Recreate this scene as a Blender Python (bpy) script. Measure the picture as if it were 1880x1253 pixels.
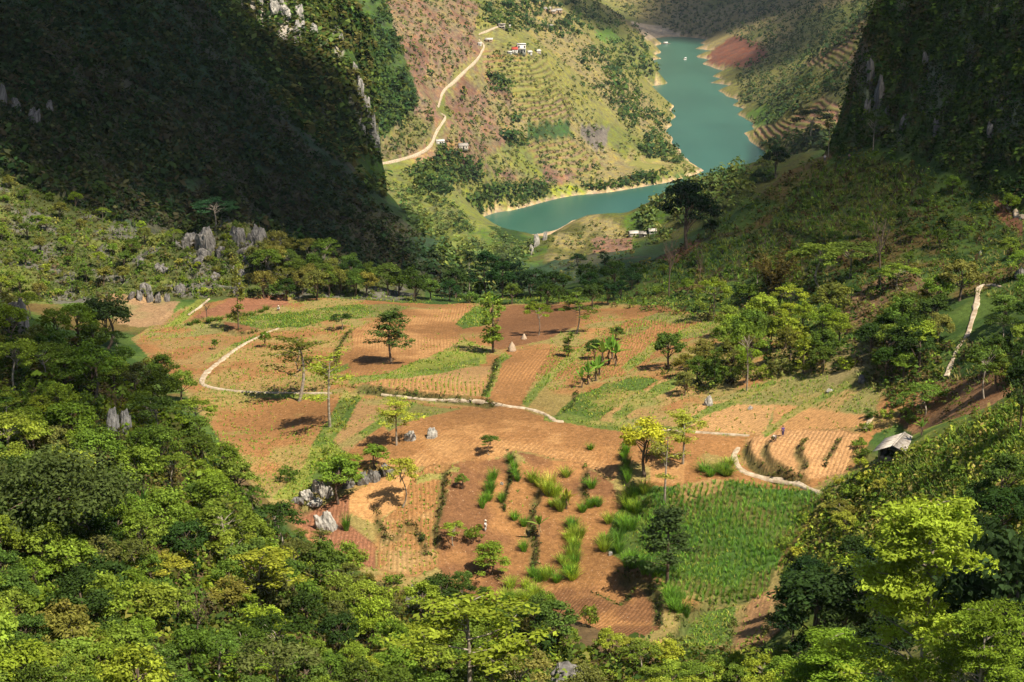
import bpy, bmesh, math, random
import numpy as np
from mathutils import Vector, Matrix

for _o in list(bpy.data.objects):
    bpy.data.objects.remove(_o)
SC = bpy.context.scene
COL = SC.collection
rng = np.random.default_rng(7)
random.seed(7)

# ------------------------------------------------------------------ camera
CAM_Z = 300.0
PITCH = math.radians(14.0)
LENS = 70.0
W0, H0 = 1880.0, 1253.0
FPX = W0 * LENS / 36.0
cam_data = bpy.data.cameras.new("camera")
cam_data.lens = LENS
cam_data.sensor_width = 36.0
cam_data.clip_start = 1.0
cam_data.clip_end = 12000.0
cam = bpy.data.objects.new("camera", cam_data)
COL.objects.link(cam)
cam.location = (0, 0, CAM_Z)
cam.rotation_euler = (math.pi / 2 - PITCH, 0, 0)
SC.camera = cam

# ------------------------------------------------------------------ light
SUN_EL = math.radians(54.0)
SUN_H = np.array([0.68, -0.73]); SUN_H /= np.hypot(*SUN_H)      # horizontal direction towards the sun
LVEC = np.array([SUN_H[0] * math.cos(SUN_EL), SUN_H[1] * math.cos(SUN_EL), math.sin(SUN_EL)])
sun_data = bpy.data.lights.new("sun", 'SUN')
sun_data.energy = 5.0
sun_data.angle = math.radians(0.53)
sun_data.color = (1.0, 0.89, 0.72)
sun = bpy.data.objects.new("sun", sun_data)
COL.objects.link(sun)
sun.rotation_euler = Vector(LVEC).to_track_quat('Z', 'Y').to_euler()
sun.location = (200, -200, 900)

world = bpy.data.worlds.new("World")
SC.world = world
world.use_nodes = True
_nt = world.node_tree
_nt.nodes.clear()
_sky = _nt.nodes.new('ShaderNodeTexSky')
_sky.sky_type = 'NISHITA'
_sky.sun_disc = False
_sky.sun_elevation = SUN_EL
_sky.sun_rotation = math.atan2(SUN_H[0], SUN_H[1])
_bg = _nt.nodes.new('ShaderNodeBackground')
_bg.inputs['Strength'].default_value = 0.055
_ow = _nt.nodes.new('ShaderNodeOutputWorld')
_nt.links.new(_sky.outputs[0], _bg.inputs[0])
_nt.links.new(_bg.outputs[0], _ow.inputs[0])

SC.view_settings.view_transform = 'Standard'
SC.view_settings.look = 'None'
SC.view_settings.exposure = 0.62
SC.view_settings.gamma = 1.0
SC.view_settings.use_curve_mapping = False
SC.render.engine = 'CYCLES'
SC.cycles.max_bounces = 4
SC.cycles.diffuse_bounces = 1
SC.cycles.glossy_bounces = 2
SC.cycles.transmission_bounces = 3
SC.cycles.transparent_max_bounces = 8
SC.cycles.volume_bounces = 0
SC.cycles.use_denoising = True
SC.cycles.use_adaptive_sampling = True
SC.cycles.adaptive_threshold = 0.04

# ------------------------------------------------------------------ geometry of the view (only used to read positions off the photograph)
SP, CP_ = math.sin(PITCH), math.cos(PITCH)

def ray(px, py):
    a = (px - W0 / 2) / FPX
    b = -(py - H0 / 2) / FPX
    return np.array([a, CP_ + b * SP, -SP + b * CP_])

def uw(px, py):
    d = ray(px, py)
    return d[0] / d[1], -d[2] / d[1]          # x/Y and drop/Y

def to_px(p):
    x, y, z = p[..., 0], p[..., 1], p[..., 2] - CAM_Z
    dep = y * CP_ - z * SP
    up = y * SP + z * CP_
    return W0 / 2 + FPX * x / dep, H0 / 2 - FPX * up / dep, dep

# ------------------------------------------------------------------ noise
def _hash(ix, iy, seed):
    h = (ix.astype(np.int64) * 374761393 + iy.astype(np.int64) * 668265263 + seed * 974634777) & 0x7fffffff
    h = ((h ^ (h >> 13)) * 1274126177) & 0x7fffffff
    h = (h ^ (h >> 16)) & 0xffff
    return h.astype(np.float64) / 65535.0

def vnoise(x, y, seed=0):
    ix, iy = np.floor(x), np.floor(y)
    fx, fy = x - ix, y - iy
    fx = fx * fx * fx * (fx * (fx * 6 - 15) + 10); fy = fy * fy * fy * (fy * (fy * 6 - 15) + 10)
    a = _hash(ix, iy, seed); b = _hash(ix + 1, iy, seed)
    c = _hash(ix, iy + 1, seed); d = _hash(ix + 1, iy + 1, seed)
    return (a * (1 - fx) + b * fx) * (1 - fy) + (c * (1 - fx) + d * fx) * fy * 1.0

def fbm(x, y, octv=4, seed=0, gain=0.5):
    t = 0; a = 1.0; s = 0
    for o in range(octv):
        # rotate every octave so the lattice does not show
        c, q = math.cos(0.6 * o + 0.3), math.sin(0.6 * o + 0.3)
        t = t + a * vnoise((c * x - q * y) * 2 ** o + 17.3 * o, (q * x + c * y) * 2 ** o - 9.1 * o, seed + o)
        s += a; a *= gain
    return t / s

def smooth(e0, e1, x):
    t = np.clip((x - e0) / (e1 - e0), 0, 1)
    return t * t * (3 - 2 * t)

# ------------------------------------------------------------------ terrain: heights read off the photograph at known distances
def shore(px, py, z=19.0):
    return (px, py, (CAM_Z - z) / uw(px, py)[1])

def shore_line(pts, step=11.0):
    out = []
    for k in range(len(pts) - 1):
        a, b = np.array(pts[k], float), np.array(pts[k + 1], float)
        n = max(1, int(np.hypot(*(b - a)) / step))
        for t in range(n):
            q = a + (b - a) * t / n
            out.append(shore(q[0], q[1], 20.2))
    out.append(shore(*pts[-1], 20.2))
    return out

CTRL = shore_line([(886,398),(905,391),(935,387),(965,380),(1000,370),(1030,363),(1060,358),(1100,355),(1130,351),(1160,346),(1190,341),(1218,336),(1240,331),(1265,323),(1292,313)])
CTRL += shore_line([(1292,313),(1276,303),(1262,292),(1250,276),(1232,262),(1222,244),(1234,230),(1240,216),(1232,200),(1216,186),(1198,168),(1182,148),(1200,138),(1214,128),(1216,108),(1213,82)])
CTRL += shore_line([(1292,72),(1276,88),(1276,104),(1290,116),(1312,126),(1306,140),(1302,152),(1318,166),(1336,178),(1346,194),(1354,208),(1374,222),(1388,240),(1366,244),(1376,258),(1402,276)])
CTRL += shore_line([(925,422),(950,430),(985,431),(1020,424),(1045,410),(1062,402)])
CTRL += [(a, b - 14, shore(a, b, 20.2)[2] + 10) for a, b in ((1030,363),(1060,358),(1100,355),(1130,351),(1160,346),(1190,341),(1218,336),(1242,330),(1266,322))]
CTRL += [
 # wooded foreground slope on the left
 (-320,1253,128),(-320,1000,165),(-320,800,195),(-320,600,236),(-120,1253,140),(0,1253,150),(0,1000,185),(0,800,215),(200,1253,160),(200,1000,195),(200,800,225),
 (400,1253,172),(400,1050,205),(600,1253,190),(600,1150,210),(800,1253,205),(1000,1253,208),(1000,1180,222),(1200,1253,208),(1200,1200,222),
 (-120,565,244),(0,590,248),(100,620,255),(190,655,258),(270,705,260),(330,765,262),(400,865,262),(450,935,260),(500,985,255),(560,1045,249),(640,1085,245),(720,1095,245),(800,1105,245),
 # fields
 (330,690,345),(400,790,310),(480,880,284),(540,940,271),(600,990,264),(700,1040,256),(850,1080,252),(1000,1100,249),(1150,1170,230),(1200,1100,243),
 (620,900,276),(750,850,282),(750,900,275.5),(750,1000,262),(900,1000,262),(900,900,275),(900,850,282),(900,780,297),(900,700,327),(900,650,353),(900,600,385),(900,560,419),(900,545,438),
 (700,780,299),(700,700,327),(700,640,358),(700,590,390),(700,555,415),
 (500,800,303),(500,720,330),(500,650,357),(500,600,382),(500,565,402),(380,640,364),(330,640,366),(330,600,385),(330,575,398),(200,590,392),(420,720,331),
 (1100,900,273),(1100,1000,261),(1100,800,292),(1100,700,322),(1100,600,374),(1100,560,405),
 # rocky knoll behind the fields
 (440,550,411),(300,550,409),(150,550,405),(600,550,414),(700,548,424),(250,500,424),(420,500,427),(420,450,434),(420,412,440),(470,412,441),(550,450,440),(520,500,433),(600,480,440),(700,520,438),(300,470,434),
 (800,540,445),(200,460,440),(100,440,444),(0,420,446),(0,320,474),(100,360,476),(190,400,490),(-150,420,440),(-150,300,470),
 # dark mountain on the left
 (-300,0,560),(-300,250,500),(-150,0,580),(0,200,530),(0,0,590),(200,300,545),(200,0,640),(100,100,570),(300,400,560),(300,200,610),(400,430,565),(400,200,640),(300,0,690),(500,420,600),(600,460,610),(700,510,610),(800,535,600),(500,250,665),(600,350,655),(700,430,640),
 (375,0,720),(445,100,710),(530,240,700),(640,330,690),(740,410,665),(850,510,640),
 (450,180,800),(530,320,800),(640,420,800),(740,480,810),(850,540,800),(380,60,830),
 # mountain behind it with the pale cliff
 (420,0,960),(480,0,980),(480,60,960),(560,0,1000),(672,0,1040),(560,200,900),(620,250,890),(650,100,960),(670,170,945),(698,270,930),(708,350,900),(690,330,895),(760,430,960),(820,490,960),
 # far hillside
 (720,300,1480),(760,290,1500),(820,215,1590),(810,180,1610),(880,100,1700),(880,60,1740),(800,0,1750),(720,50,1640),(740,150,1560),(957,98,1720),(920,50,1780),(1000,200,1700),(1050,130,1830),(1000,270,1660),(1000,340,1610),(880,300,1540),(800,330,1450),(800,400,1400),(740,350,1440),(745,400,1360),(795,445,1260),(880,383,1522),(1100,200,1850),(1100,300,1710),(1200,260,1850),(1200,300,1760),(1150,170,1950),(1000,0,2050),(1000,40,2000),(1100,60,2150),(1150,100,2200),(1195,110,2400),(1190,62,2930),(1050,0,2400),(1130,20,2850),
 # hollow between the fields and the lake
 (1080,408,960),(1000,450,920),(960,480,900),(1150,440,930),(1050,470,860),(1150,480,800),(1000,520,800),(880,440,1250),(850,400,1350),(900,475,1100),(850,480,1000),(780,440,1100),(940,445,1300),(1175,398,970),(1205,372,960),(1240,350,955),(1290,328,950),(1345,310,950),(1400,292,950),(1200,440,900),
 # far bank on the right and the mountains that close the valley
 (1430,252,1750),(1450,200,1900),(1560,200,1700),(1560,240,1550),(1480,240,1640),(1400,150,2250),(1500,100,2200),(1560,50,2100),(1600,0,2050),(1650,100,1700),(1350,90,2650),(1400,60,2700),(1500,0,2700),(1350,20,3000),(1300,40,3060),(1220,40,3130),(1250,0,3250),(1150,0,3250),(1800,0,1800),(1800,200,1500),
 # right slope and cliff
 (1100,530,425),(1160,500,430),(1220,475,435),(1300,432,440),(1400,352,450),(1450,312,455),(1500,287,460),(1552,245,462),(1575,232,456),(1640,265,440),(1700,300,425),(1800,350,400),(1880,380,385),
 (1586,60,466),(1574,150,460),(1606,0,478),(1640,100,462),(1700,0,465),(1700,150,445),(1800,0,440),(1800,150,420),(1880,0,425),(1880,200,400),(2000,0,400),(2000,300,370),(2200,0,370),(2200,300,330),
 (1300,500,410),(1400,450,405),(1500,400,410),(1500,500,375),(1600,400,395),(1600,500,355),(1700,400,380),(1700,500,340),(1850,450,345),(1835,522,308),(1200,550,400),(1300,600,362),(1400,560,370),(1500,600,335),(1600,600,318),(1700,600,306),(1850,600,286),
 (1300,700,318),(1400,700,312),(1500,700,305),(1600,700,296),(1735,690,286),(1200,650,345),(1200,750,306),(1350,770,297),(1500,780,288),(1580,800,279),(1650,832,273),(1700,785,268),(1850,740,254),(1880,640,275),(2000,600,265),(2200,500,260),
 (1450,830,280),(1350,850,279),(1500,890,270),(1505,910,264),
 # grassy slope in the right foreground
 (1540,900,258),(1620,838,256),(1690,808,252),(1780,772,246),(1880,718,240),(2000,665,232),(2200,600,220),(1500,960,257),(1560,950,248),(1700,900,231),(1880,850,214),(1880,1000,184),(1700,1050,197),(1550,1050,230),(1450,1050,246),(1330,970,259),(1250,900,270),(1300,1050,250),(1400,1130,238),(1300,1180,229),(1450,1200,215),(1500,1253,190),(1600,1253,172),(1700,1253,160),(1880,1253,140),(2050,1253,125),(2050,1000,160),(2200,1253,115),
]
# ground hidden behind ridges, and beyond the frame: (x over Y, Y, height)
HID = [(u, 60, 246) for u in (-.34, -.15, 0, .15, .34)] + [(u, 100, 232 + 60 * abs(u)) for u in (-.34, -.2, 0, .2, .34)]
HID += [(uw(100, 600)[0], 318, 214), (uw(-100, 600)[0], 318, 220), (uw(250, 650)[0], 312, 211), (uw(450, 400)[0], 480, 196), (uw(600, 400)[0], 490, 190), (uw(330, 400)[0], 490, 200), (uw(750, 500)[0], 500, 182),
        (uw(900, 500)[0], 520, 176), (uw(900, 500)[0], 620, 150), (uw(900, 500)[0], 760, 118), (uw(1100, 500)[0], 510, 184), (uw(1100, 500)[0], 620, 158), (uw(1300, 400)[0], 520, 192), (uw(1300, 400)[0], 640, 160), (uw(1500, 300)[0], 540, 200), (uw(1500, 300)[0], 700, 150),
        (uw(1528, 200)[0], 472, 229), (uw(1543, 200)[0], 474, 231), (uw(1556, 150)[0], 476, 233), (uw(1563, 100)[0], 480, 230), (uw(1575, 40)[0], 486, 232), (uw(1540, 200)[0], 492, 217), (uw(1543, 100)[0], 502, 208), (uw(1560, 40)[0], 520, 200), (uw(1578, 0)[0], 530, 196), (uw(1550, 150)[0], 560, 190), (uw(1650, 100)[0], 560, 262), (uw(1750, 0)[0], 560, 288), (uw(1950, 0)[0], 540, 290), (uw(1750, 0)[0], 800, 220), (uw(2100, 0)[0], 700, 260), (uw(1600, 0)[0], 800, 150), (uw(1700, 0)[0], 1100, 110), (uw(2100, 0)[0], 1200, 180),
        (uw(1080, 400)[0], 1120, 70), (uw(1200, 400)[0], 1150, 70), (uw(1350, 300)[0], 1150, 80), (uw(1450, 300)[0], 1300, 30), (uw(1250, 350)[0], 1350, 15), (uw(1350, 330)[0], 1500, 8), (uw(1450, 300)[0], 1550, 30),
        (uw(200, 0)[0], 800, 235), (uw(0, 0)[0], 800, 270), (uw(-200, 0)[0], 800, 300), (uw(0, 0)[0], 1200, 280), (uw(300, 0)[0], 1200, 240), (uw(560, 0)[0], 1200, 220), (uw(-200, 0)[0], 1800, 300), (uw(300, 0)[0], 1900, 260), (uw(600, 0)[0], 1700, 190),
        (uw(700, 0)[0], 2200, 240), (uw(720, 270)[0], 945, 116), (uw(738, 270)[0], 955, 108), (uw(760, 240)[0], 1000, 100), (uw(728, 330)[0], 912, 122), (uw(745, 380)[0], 925, 112), (uw(748, 270)[0], 950, 100), (uw(805, 200)[0], 1030, 92), (uw(785, 290)[0], 1000, 90), (uw(798, 120)[0], 1080, 84), (uw(748, 330)[0], 925, 105), (uw(785, 50)[0], 1110, 84), (uw(830, 300)[0], 1150, 62), (uw(850, 150)[0], 1300, 40), (uw(780, 0)[0], 1330, 40), (uw(740, 0)[0], 1250, 70), (uw(730, 200)[0], 1200, 60), (uw(720, 280)[0], 1250, 50), (uw(1000, 0)[0], 2700, 150)]
def bed(px, py, z):
    u, w = uw(px, py)
    return (u, (CAM_Z - 20.0) / w, z)
HID += [bed(1245,90,8),bed(1240,120,8),bed(1250,150,6),bed(1290,190,6),bed(1300,230,6),bed(1310,260,6),bed(1330,290,6),bed(1000,398,9),bed(1100,376,7),bed(950,412,11),bed(1180,362,7),bed(1262,200,10),bed(1400,310,6),bed(1060,386,8),bed(1230,175,10),bed(1255,235,10),bed(1340,250,10),bed(1300,170,10),bed(1140,372,8),bed(1350,280,6)]
HID += [bed(a, b, -4) for a, b in ((1250,76),(1232,84),(1264,86),(1228,94),(1262,97),(1240,104),(1228,112),(1262,114),(1244,124),(1230,130),(1285,134),(1255,138),(1215,146),(1280,146),(1230,158),(1265,160),(1292,160),(1240,178),(1310,184),(1275,186),(1290,206),(1325,204),(1275,222),(1345,226))]
HID += [(u, 3750, 300) for u in (-.3, -.15, 0, .06, .12, .2, .34)] + [(u, 4400, 400) for u in (-.34, -.15, 0, .15, .34)] + [(-.34, 2800, 330), (-.2, 2800, 300), (.34, 2400, 260), (.34, 3200, 300), (.2, 3200, 150)]

_pu, _pv, _pw = [], [], []
for (a, b, Y) in CTRL:
    u, w = uw(a, b)
    _pu.append(u); _pv.append(math.log(Y)); _pw.append(w)
for (u, Y, z) in HID:
    _pu.append(u); _pv.append(math.log(Y)); _pw.append((CAM_Z - z) / Y)
_P = np.array([_pu, _pv]).T
_wv = np.array(_pw)
_EPS = 0.006
def _phi(d2):
    return -np.sqrt(d2 + _EPS * _EPS)
_d2 = ((_P[:, None, :] - _P[None, :, :]) ** 2).sum(-1)
_n = len(_P)
_A = np.zeros((_n + 3, _n + 3))
_A[:_n, :_n] = _phi(_d2) + 0.0004 * np.eye(_n)
_A[:_n, _n] = 1; _A[:_n, _n + 1:] = _P
_A[_n, :_n] = 1; _A[_n + 1:, :_n] = _P.T
_sol = np.linalg.solve(_A, np.r_[_wv, 0, 0, 0])

U0, U1, NU = -0.335, 0.335, 600
us = np.linspace(U0, U1, NU)
Ys = np.r_[np.exp(np.linspace(math.log(60), math.log(200), 90, endpoint=False)),
           np.exp(np.linspace(math.log(200), math.log(480), 520, endpoint=False)),
           np.exp(np.linspace(math.log(480), math.log(4300), 400))]
vs = np.log(Ys)
NV = len(Ys)
UU, VV = np.meshgrid(us, vs)                    # [NV, NU]
WW = np.empty_like(UU)
_P32 = _P.astype(np.float32); _s32 = _sol.astype(np.float32)
for r0 in range(0, NV, 16):
    q = np.stack([UU[r0:r0 + 16].ravel(), VV[r0:r0 + 16].ravel()], 1).astype(np.float32)
    d2 = (q[:, None, 0] - _P32[None, :, 0]) ** 2 + (q[:, None, 1] - _P32[None, :, 1]) ** 2
    ww = -np.sqrt(d2 + np.float32(_EPS * _EPS)) @ _s32[:_n] + _s32[_n] + q @ _s32[_n + 1:]
    WW[r0:r0 + 16] = ww.reshape(-1, NU)
YY = np.exp(VV)
XX = UU * YY
ZZ = CAM_Z - WW * YY

# ------------------------------------------------------------------ zones of the ground
_BP = np.array([-320, 0, 190, 270, 330, 400, 450, 500, 560, 640, 720, 800, 900, 1000, 1100, 1200, 1300, 1400, 1440, 1480, 1520, 1560, 1620, 1690, 1780, 1880, 2000, 2300.])
_BY = np.array([256, 262, 272, 275, 277, 276, 272, 266, 258, 252, 250, 249, 246, 240, 233, 226, 224, 222, 226, 244, 262, 266, 266, 262, 256, 249, 241, 228.])
PX, PY, _ = to_px(np.stack([XX, YY, ZZ], -1))
ZF = YY < np.interp(PX, _BP, _BY)                 # foreground slopes
ZM = ~ZF & (YY < 475)                             # basin with the fields, knoll, right slope
ZD = (YY >= 475) & (YY < 860)                     # dark mountain
ZE = (YY >= 860) & (YY < 1400)                    # mountain with the pale cliff, hollow
ZH = YY >= 1400                                   # far hillsides
ZONE = {'F': ZF, 'M': ZM, 'D': ZD, 'E': ZE, 'H': ZH}

def in_poly(px, py, poly):
    poly = np.asarray(poly, float)
    x0, y0 = poly.min(0); x1, y1 = poly.max(0)
    res = np.zeros(px.shape, bool)
    bb = (px >= x0) & (px <= x1) & (py >= y0) & (py <= y1)
    x, y = px[bb], py[bb]
    r = np.zeros(x.shape, bool)
    n = len(poly)
    for i in range(n):
        ax, ay = poly[i]; bx, by = poly[(i + 1) % n]
        if ay == by:
            continue
        c = ((ay > y) != (by > y)) & (x < (bx - ax) * (y - ay) / (by - ay) + ax)
        r ^= c
    res[bb] = r
    return res

# the lit mountain ends in a steep lateral edge above the hollow
_pe = np.interp(YY, [860, 900, 930, 960, 1000, 1020, 1040, 1060, 1100, 1200, 1330], [735, 716, 700, 692, 688, 686, 684, 682, 678, 672, 672])
_cv = smooth(0, 26, PX - _pe + (fbm(XX / 9, ZZ / 9, 3, 15) - .5) * 16) * smooth(860, 890, YY) * smooth(1320, 1240, YY) * smooth(880, 840, PX)
ZZ = ZZ * (1 - _cv) + np.minimum(ZZ, CAM_Z - .203 * YY) * _cv
# height noise
_cliffR = np.clip(smooth(1545, 1580, PX) * smooth(305, 225, PY) * (YY > 380) * (YY < 540), 0, 1)
_cliffE = smooth(560, 640, PX) * smooth(790, 740, PX) * smooth(330, 240, PY) * ZE * (YY < 1150)
_knoll = in_poly(PX, PY, [(90,545),(150,470),(330,430),(420,400),(520,420),(640,470),(740,530),(700,546),(420,546),(250,560)]) & (YY > 400) & (YY < 470)
_fieldmask = in_poly(PX, PY, [(240,620),(330,568),(700,545),(1300,545),(1660,620),(1720,700),(1600,830),(1500,1000),(1440,1200),(1050,1190),(700,1070),(460,900),(330,700)]) & ZM
n1 = fbm(XX / 14, YY / 14, 4, 3) - .5
n2 = fbm(XX / 45, YY / 45, 5, 11) - .5
n3 = fbm(XX / 130, YY / 130, 6, 23) - .5
ridg = 1 - np.abs(2 * fbm(XX / 30, YY / 55, 5, 31) - 1)
soft = fbm(XX / 22, YY / 22, 2, 5) - .5
m3pre = fbm(XX / 12, ZZ / 9, 3, 71)
dz = np.zeros_like(ZZ)
dz += np.where(ZF, n1 * 3.0, 0)
dz += np.where(ZM, np.where(_fieldmask, soft * .7, n1 * 2.2), 0)
dz += np.where(_knoll, (fbm(XX / 6, YY / 6, 4, 41) - .4) * 4.5, 0)
groove = np.abs(fbm(UU * 210, YY / 60, 4, 51) - .5) * 2
dz += _cliffR * ((groove - .35) * 3.5 * (.5 + 1.5 * m3pre) + n1 * 4)
dz += np.where(ZD, n2 * 12 + (ridg - .6) * 9 + n1 * 3, 0) * smooth(1150, 950, PX)
grooveE = np.abs(fbm(UU * 190, YY / 140, 4, 61) - .5) * 2
dz += np.where(ZE, n2 * 10 + n3 * 14, 0) + _cliffE * ((grooveE - .4) * 11 * (.4 + 1.6 * m3pre) + n2 * 16)
sh = np.clip((ZZ - 21) / 110, 0, 1)
dz += np.where(ZH, sh * (n3 * 18 + n2 * 8), 0)
ZZ = ZZ + dz

# stepped banks between terraces: (pixels, height, +1 if the ground left of the line's direction is higher)
def ray_hit(px, py, ymin=60.0, ymax=4200.0):
    d = ray(px, py)
    Y = np.exp(np.linspace(math.log(ymin), math.log(ymax), 2600))
    u = d[0] / d[1]
    zr = CAM_Z + d[2] / d[1] * Y
    zt = height(u * Y, Y)
    k = np.argmax(zr < zt)
    if zr[k] >= zt[k]:
        k = len(Y) - 1
    if k == 0:
        y = Y[0]
    else:
        a, b = zr[k - 1] - zt[k - 1], zr[k] - zt[k]
        y = Y[k - 1] + (Y[k] - Y[k - 1]) * (a / (a - b) if a != b else 0)
    return np.array([u * y, y, float(height(np.array([u * y]), np.array([y]))[0])])

def height(x, y):
    x = np.asarray(x, float); y = np.asarray(y, float)
    u = np.clip(x / y, U0, U1); 
    fu = np.clip((u - U0) / (U1 - U0) * (NU - 1), 0, NU - 1.001)
    fv = np.clip(np.interp(np.log(y), vs, np.arange(NV)), 0, NV - 1.001)
    iu = fu.astype(int); iv = fv.astype(int)
    a = fu - iu; b = fv - iv
    return (ZZ[iv, iu] * (1 - a) + ZZ[iv, iu + 1] * a) * (1 - b) + (ZZ[iv + 1, iu] * (1 - a) + ZZ[iv + 1, iu + 1] * a) * b

def smooth_line(pts, step):
    """Catmull-Rom through points, resampled."""
    P = np.asarray(pts, float)
    Q = np.vstack([2 * P[0] - P[1], P, 2 * P[-1] - P[-2]])
    out = []
    for i in range(len(P) - 1):
        p0, p1, p2, p3 = Q[i], Q[i + 1], Q[i + 2], Q[i + 3]
        n = max(2, int(np.linalg.norm(p2 - p1) / step))
        for t in np.linspace(0, 1, n, endpoint=False):
            out.append(.5 * ((2 * p1) + (-p0 + p2) * t + (2 * p0 - 5 * p1 + 4 * p2 - p3) * t * t + (-p0 + 3 * p1 - 3 * p2 + p3) * t ** 3))
    out.append(P[-1])
    return np.array(out)

def line_dist(X, Y, line):
    """distance, signed side and running length parameter to a world polyline, for grid vertices near it"""
    best = np.full(X.shape, 1e9); side = np.zeros(X.shape); along = np.zeros(X.shape)
    L = 0
    for i in range(len(line) - 1):
        ax, ay = line[i]; bx, by = line[i + 1]
        dx, dy = bx - ax, by - ay
        l = math.hypot(dx, dy) + 1e-9
        t = np.clip(((X - ax) * dx + (Y - ay) * dy) / (l * l), 0, 1)
        d = np.hypot(X - ax - t * dx, Y - ay - t * dy)
        s = (dx * (Y - ay) - dy * (X - ax)) / l
        m = d < best
        best = np.where(m, d, best); side = np.where(m, np.sign(s), side); along = np.where(m, L + t * l, along)
        L += l
    return best, side, along, L

def near_box(line, pad):
    lo = line.min(0) - pad; hi = line.max(0) + pad
    rr = np.where((Ys >= lo[1]) & (Ys <= hi[1]))[0]
    return slice(rr[0], rr[-1] + 1) if len(rr) else slice(0, 1)

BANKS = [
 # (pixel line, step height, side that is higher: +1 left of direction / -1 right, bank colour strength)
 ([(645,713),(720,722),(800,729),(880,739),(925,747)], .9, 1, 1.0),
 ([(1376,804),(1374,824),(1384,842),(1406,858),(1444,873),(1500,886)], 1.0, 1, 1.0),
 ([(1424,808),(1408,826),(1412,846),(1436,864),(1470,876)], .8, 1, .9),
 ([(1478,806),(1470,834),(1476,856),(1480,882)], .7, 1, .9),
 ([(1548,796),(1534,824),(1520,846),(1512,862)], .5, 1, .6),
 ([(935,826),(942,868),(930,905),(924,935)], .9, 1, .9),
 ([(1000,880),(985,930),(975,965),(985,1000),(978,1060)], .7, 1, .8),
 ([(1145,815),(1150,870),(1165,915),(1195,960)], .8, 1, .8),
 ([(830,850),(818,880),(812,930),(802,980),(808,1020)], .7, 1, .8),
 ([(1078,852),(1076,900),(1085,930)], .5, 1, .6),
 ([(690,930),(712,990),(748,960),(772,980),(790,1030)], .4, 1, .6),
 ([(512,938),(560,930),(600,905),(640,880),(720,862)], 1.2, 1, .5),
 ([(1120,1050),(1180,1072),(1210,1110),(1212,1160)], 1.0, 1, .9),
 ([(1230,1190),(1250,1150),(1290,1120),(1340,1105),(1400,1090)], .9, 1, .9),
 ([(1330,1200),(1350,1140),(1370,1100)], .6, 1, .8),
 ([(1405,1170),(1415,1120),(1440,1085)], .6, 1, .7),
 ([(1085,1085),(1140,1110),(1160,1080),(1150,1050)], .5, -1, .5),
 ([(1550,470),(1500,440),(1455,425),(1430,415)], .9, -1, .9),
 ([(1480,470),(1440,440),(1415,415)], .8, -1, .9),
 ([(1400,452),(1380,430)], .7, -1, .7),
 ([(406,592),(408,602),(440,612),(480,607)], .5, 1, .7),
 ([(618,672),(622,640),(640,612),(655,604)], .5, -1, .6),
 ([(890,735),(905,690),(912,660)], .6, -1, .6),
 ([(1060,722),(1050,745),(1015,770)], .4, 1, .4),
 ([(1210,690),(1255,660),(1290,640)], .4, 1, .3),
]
BANKV = np.zeros_like(ZZ)
_lines = []
for pts, h, sd, col in BANKS:
    L = smooth_line([ray_hit(*p)[:2] for p in pts], 1.2)
    _lines.append(L)
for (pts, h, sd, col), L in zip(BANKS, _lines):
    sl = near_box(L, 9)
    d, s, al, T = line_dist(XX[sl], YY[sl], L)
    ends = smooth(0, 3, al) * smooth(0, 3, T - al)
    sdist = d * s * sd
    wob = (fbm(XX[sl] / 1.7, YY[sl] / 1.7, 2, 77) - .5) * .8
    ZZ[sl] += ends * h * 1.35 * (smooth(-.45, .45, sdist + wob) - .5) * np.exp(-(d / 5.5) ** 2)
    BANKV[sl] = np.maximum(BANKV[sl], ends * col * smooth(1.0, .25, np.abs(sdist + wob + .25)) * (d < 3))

# ------------------------------------------------------------------ colours of the ground
SOIL = (.288, .146, .056); SOIL_D = (.182, .090, .041); SOIL_L = (.375, .206, .083); SOIL_R = (.25, .115, .062)
GRN = (.085, .135, .028); GRN_Y = (.21, .235, .045); GRN_D = (.035, .065, .016); OLIVE = (.115, .115, .034)
DRYG = (.235, .195, .085); ROCKC = (.20, .19, .175); SCREE = (.215, .128, .088); SAND = (.50, .36, .22); MAIZE = (.055, .10, .022)
GC = np.zeros(XX.shape + (3,))
ROWC = np.zeros_like(XX); ROWA = np.zeros_like(XX); TERR = np.zeros_like(XX); ROUGH = np.ones_like(XX)
NRX = np.zeros_like(XX); NRY = np.zeros_like(XX); NRS = np.ones_like(XX)
CROP = np.zeros_like(XX)            # how thickly seedlings stand

def mixc(a, b, t):
    a = np.asarray(a, float); b = np.asarray(b, float)
    return a * (1 - t[..., None]) + b * t[..., None]

m1 = fbm(XX / 5, YY / 5, 3, 101); m2 = fbm(XX / 18, YY / 18, 4, 102); m3 = fbm(XX / 60, YY / 60, 5, 103); m4 = fbm(XX / 160, YY / 160, 4, 104)
cF = mixc(mixc(GRN_D, OLIVE, smooth(.4, .62, m1)), (.15, .085, .05), smooth(.56, .66, m2) * .7)
right_fore = smooth(1380, 1480, PX)
cFr = mixc(mixc(GRN, GRN_Y, smooth(.35, .65, m1)), DRYG, smooth(.5, .68, m2) * .7)
cF = cF * (1 - right_fore[..., None]) + cFr * right_fore[..., None]
cM = mixc(mixc((.045, .085, .02), GRN, smooth(.35, .65, m1)), SOIL_D, smooth(.56, .66, m2) * .6)
cK = mixc(mixc((.075, .09, .028), (.14, .13, .115), smooth(.50, .62, m1) * .8), (.13, .15, .038), smooth(.57, .68, m2))
cD = mixc(mixc((.040, .074, .036), (.08, .08, .05), smooth(.42, .6, m2)), (.05, .085, .032), smooth(.5, .6, m3))  # darker, cooler tones put the mountain's shade into the ground colour
cE = mixc(mixc(GRN, OLIVE, smooth(.4, .6, m2)), GRN_D, smooth(.5, .62, m3))
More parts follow.
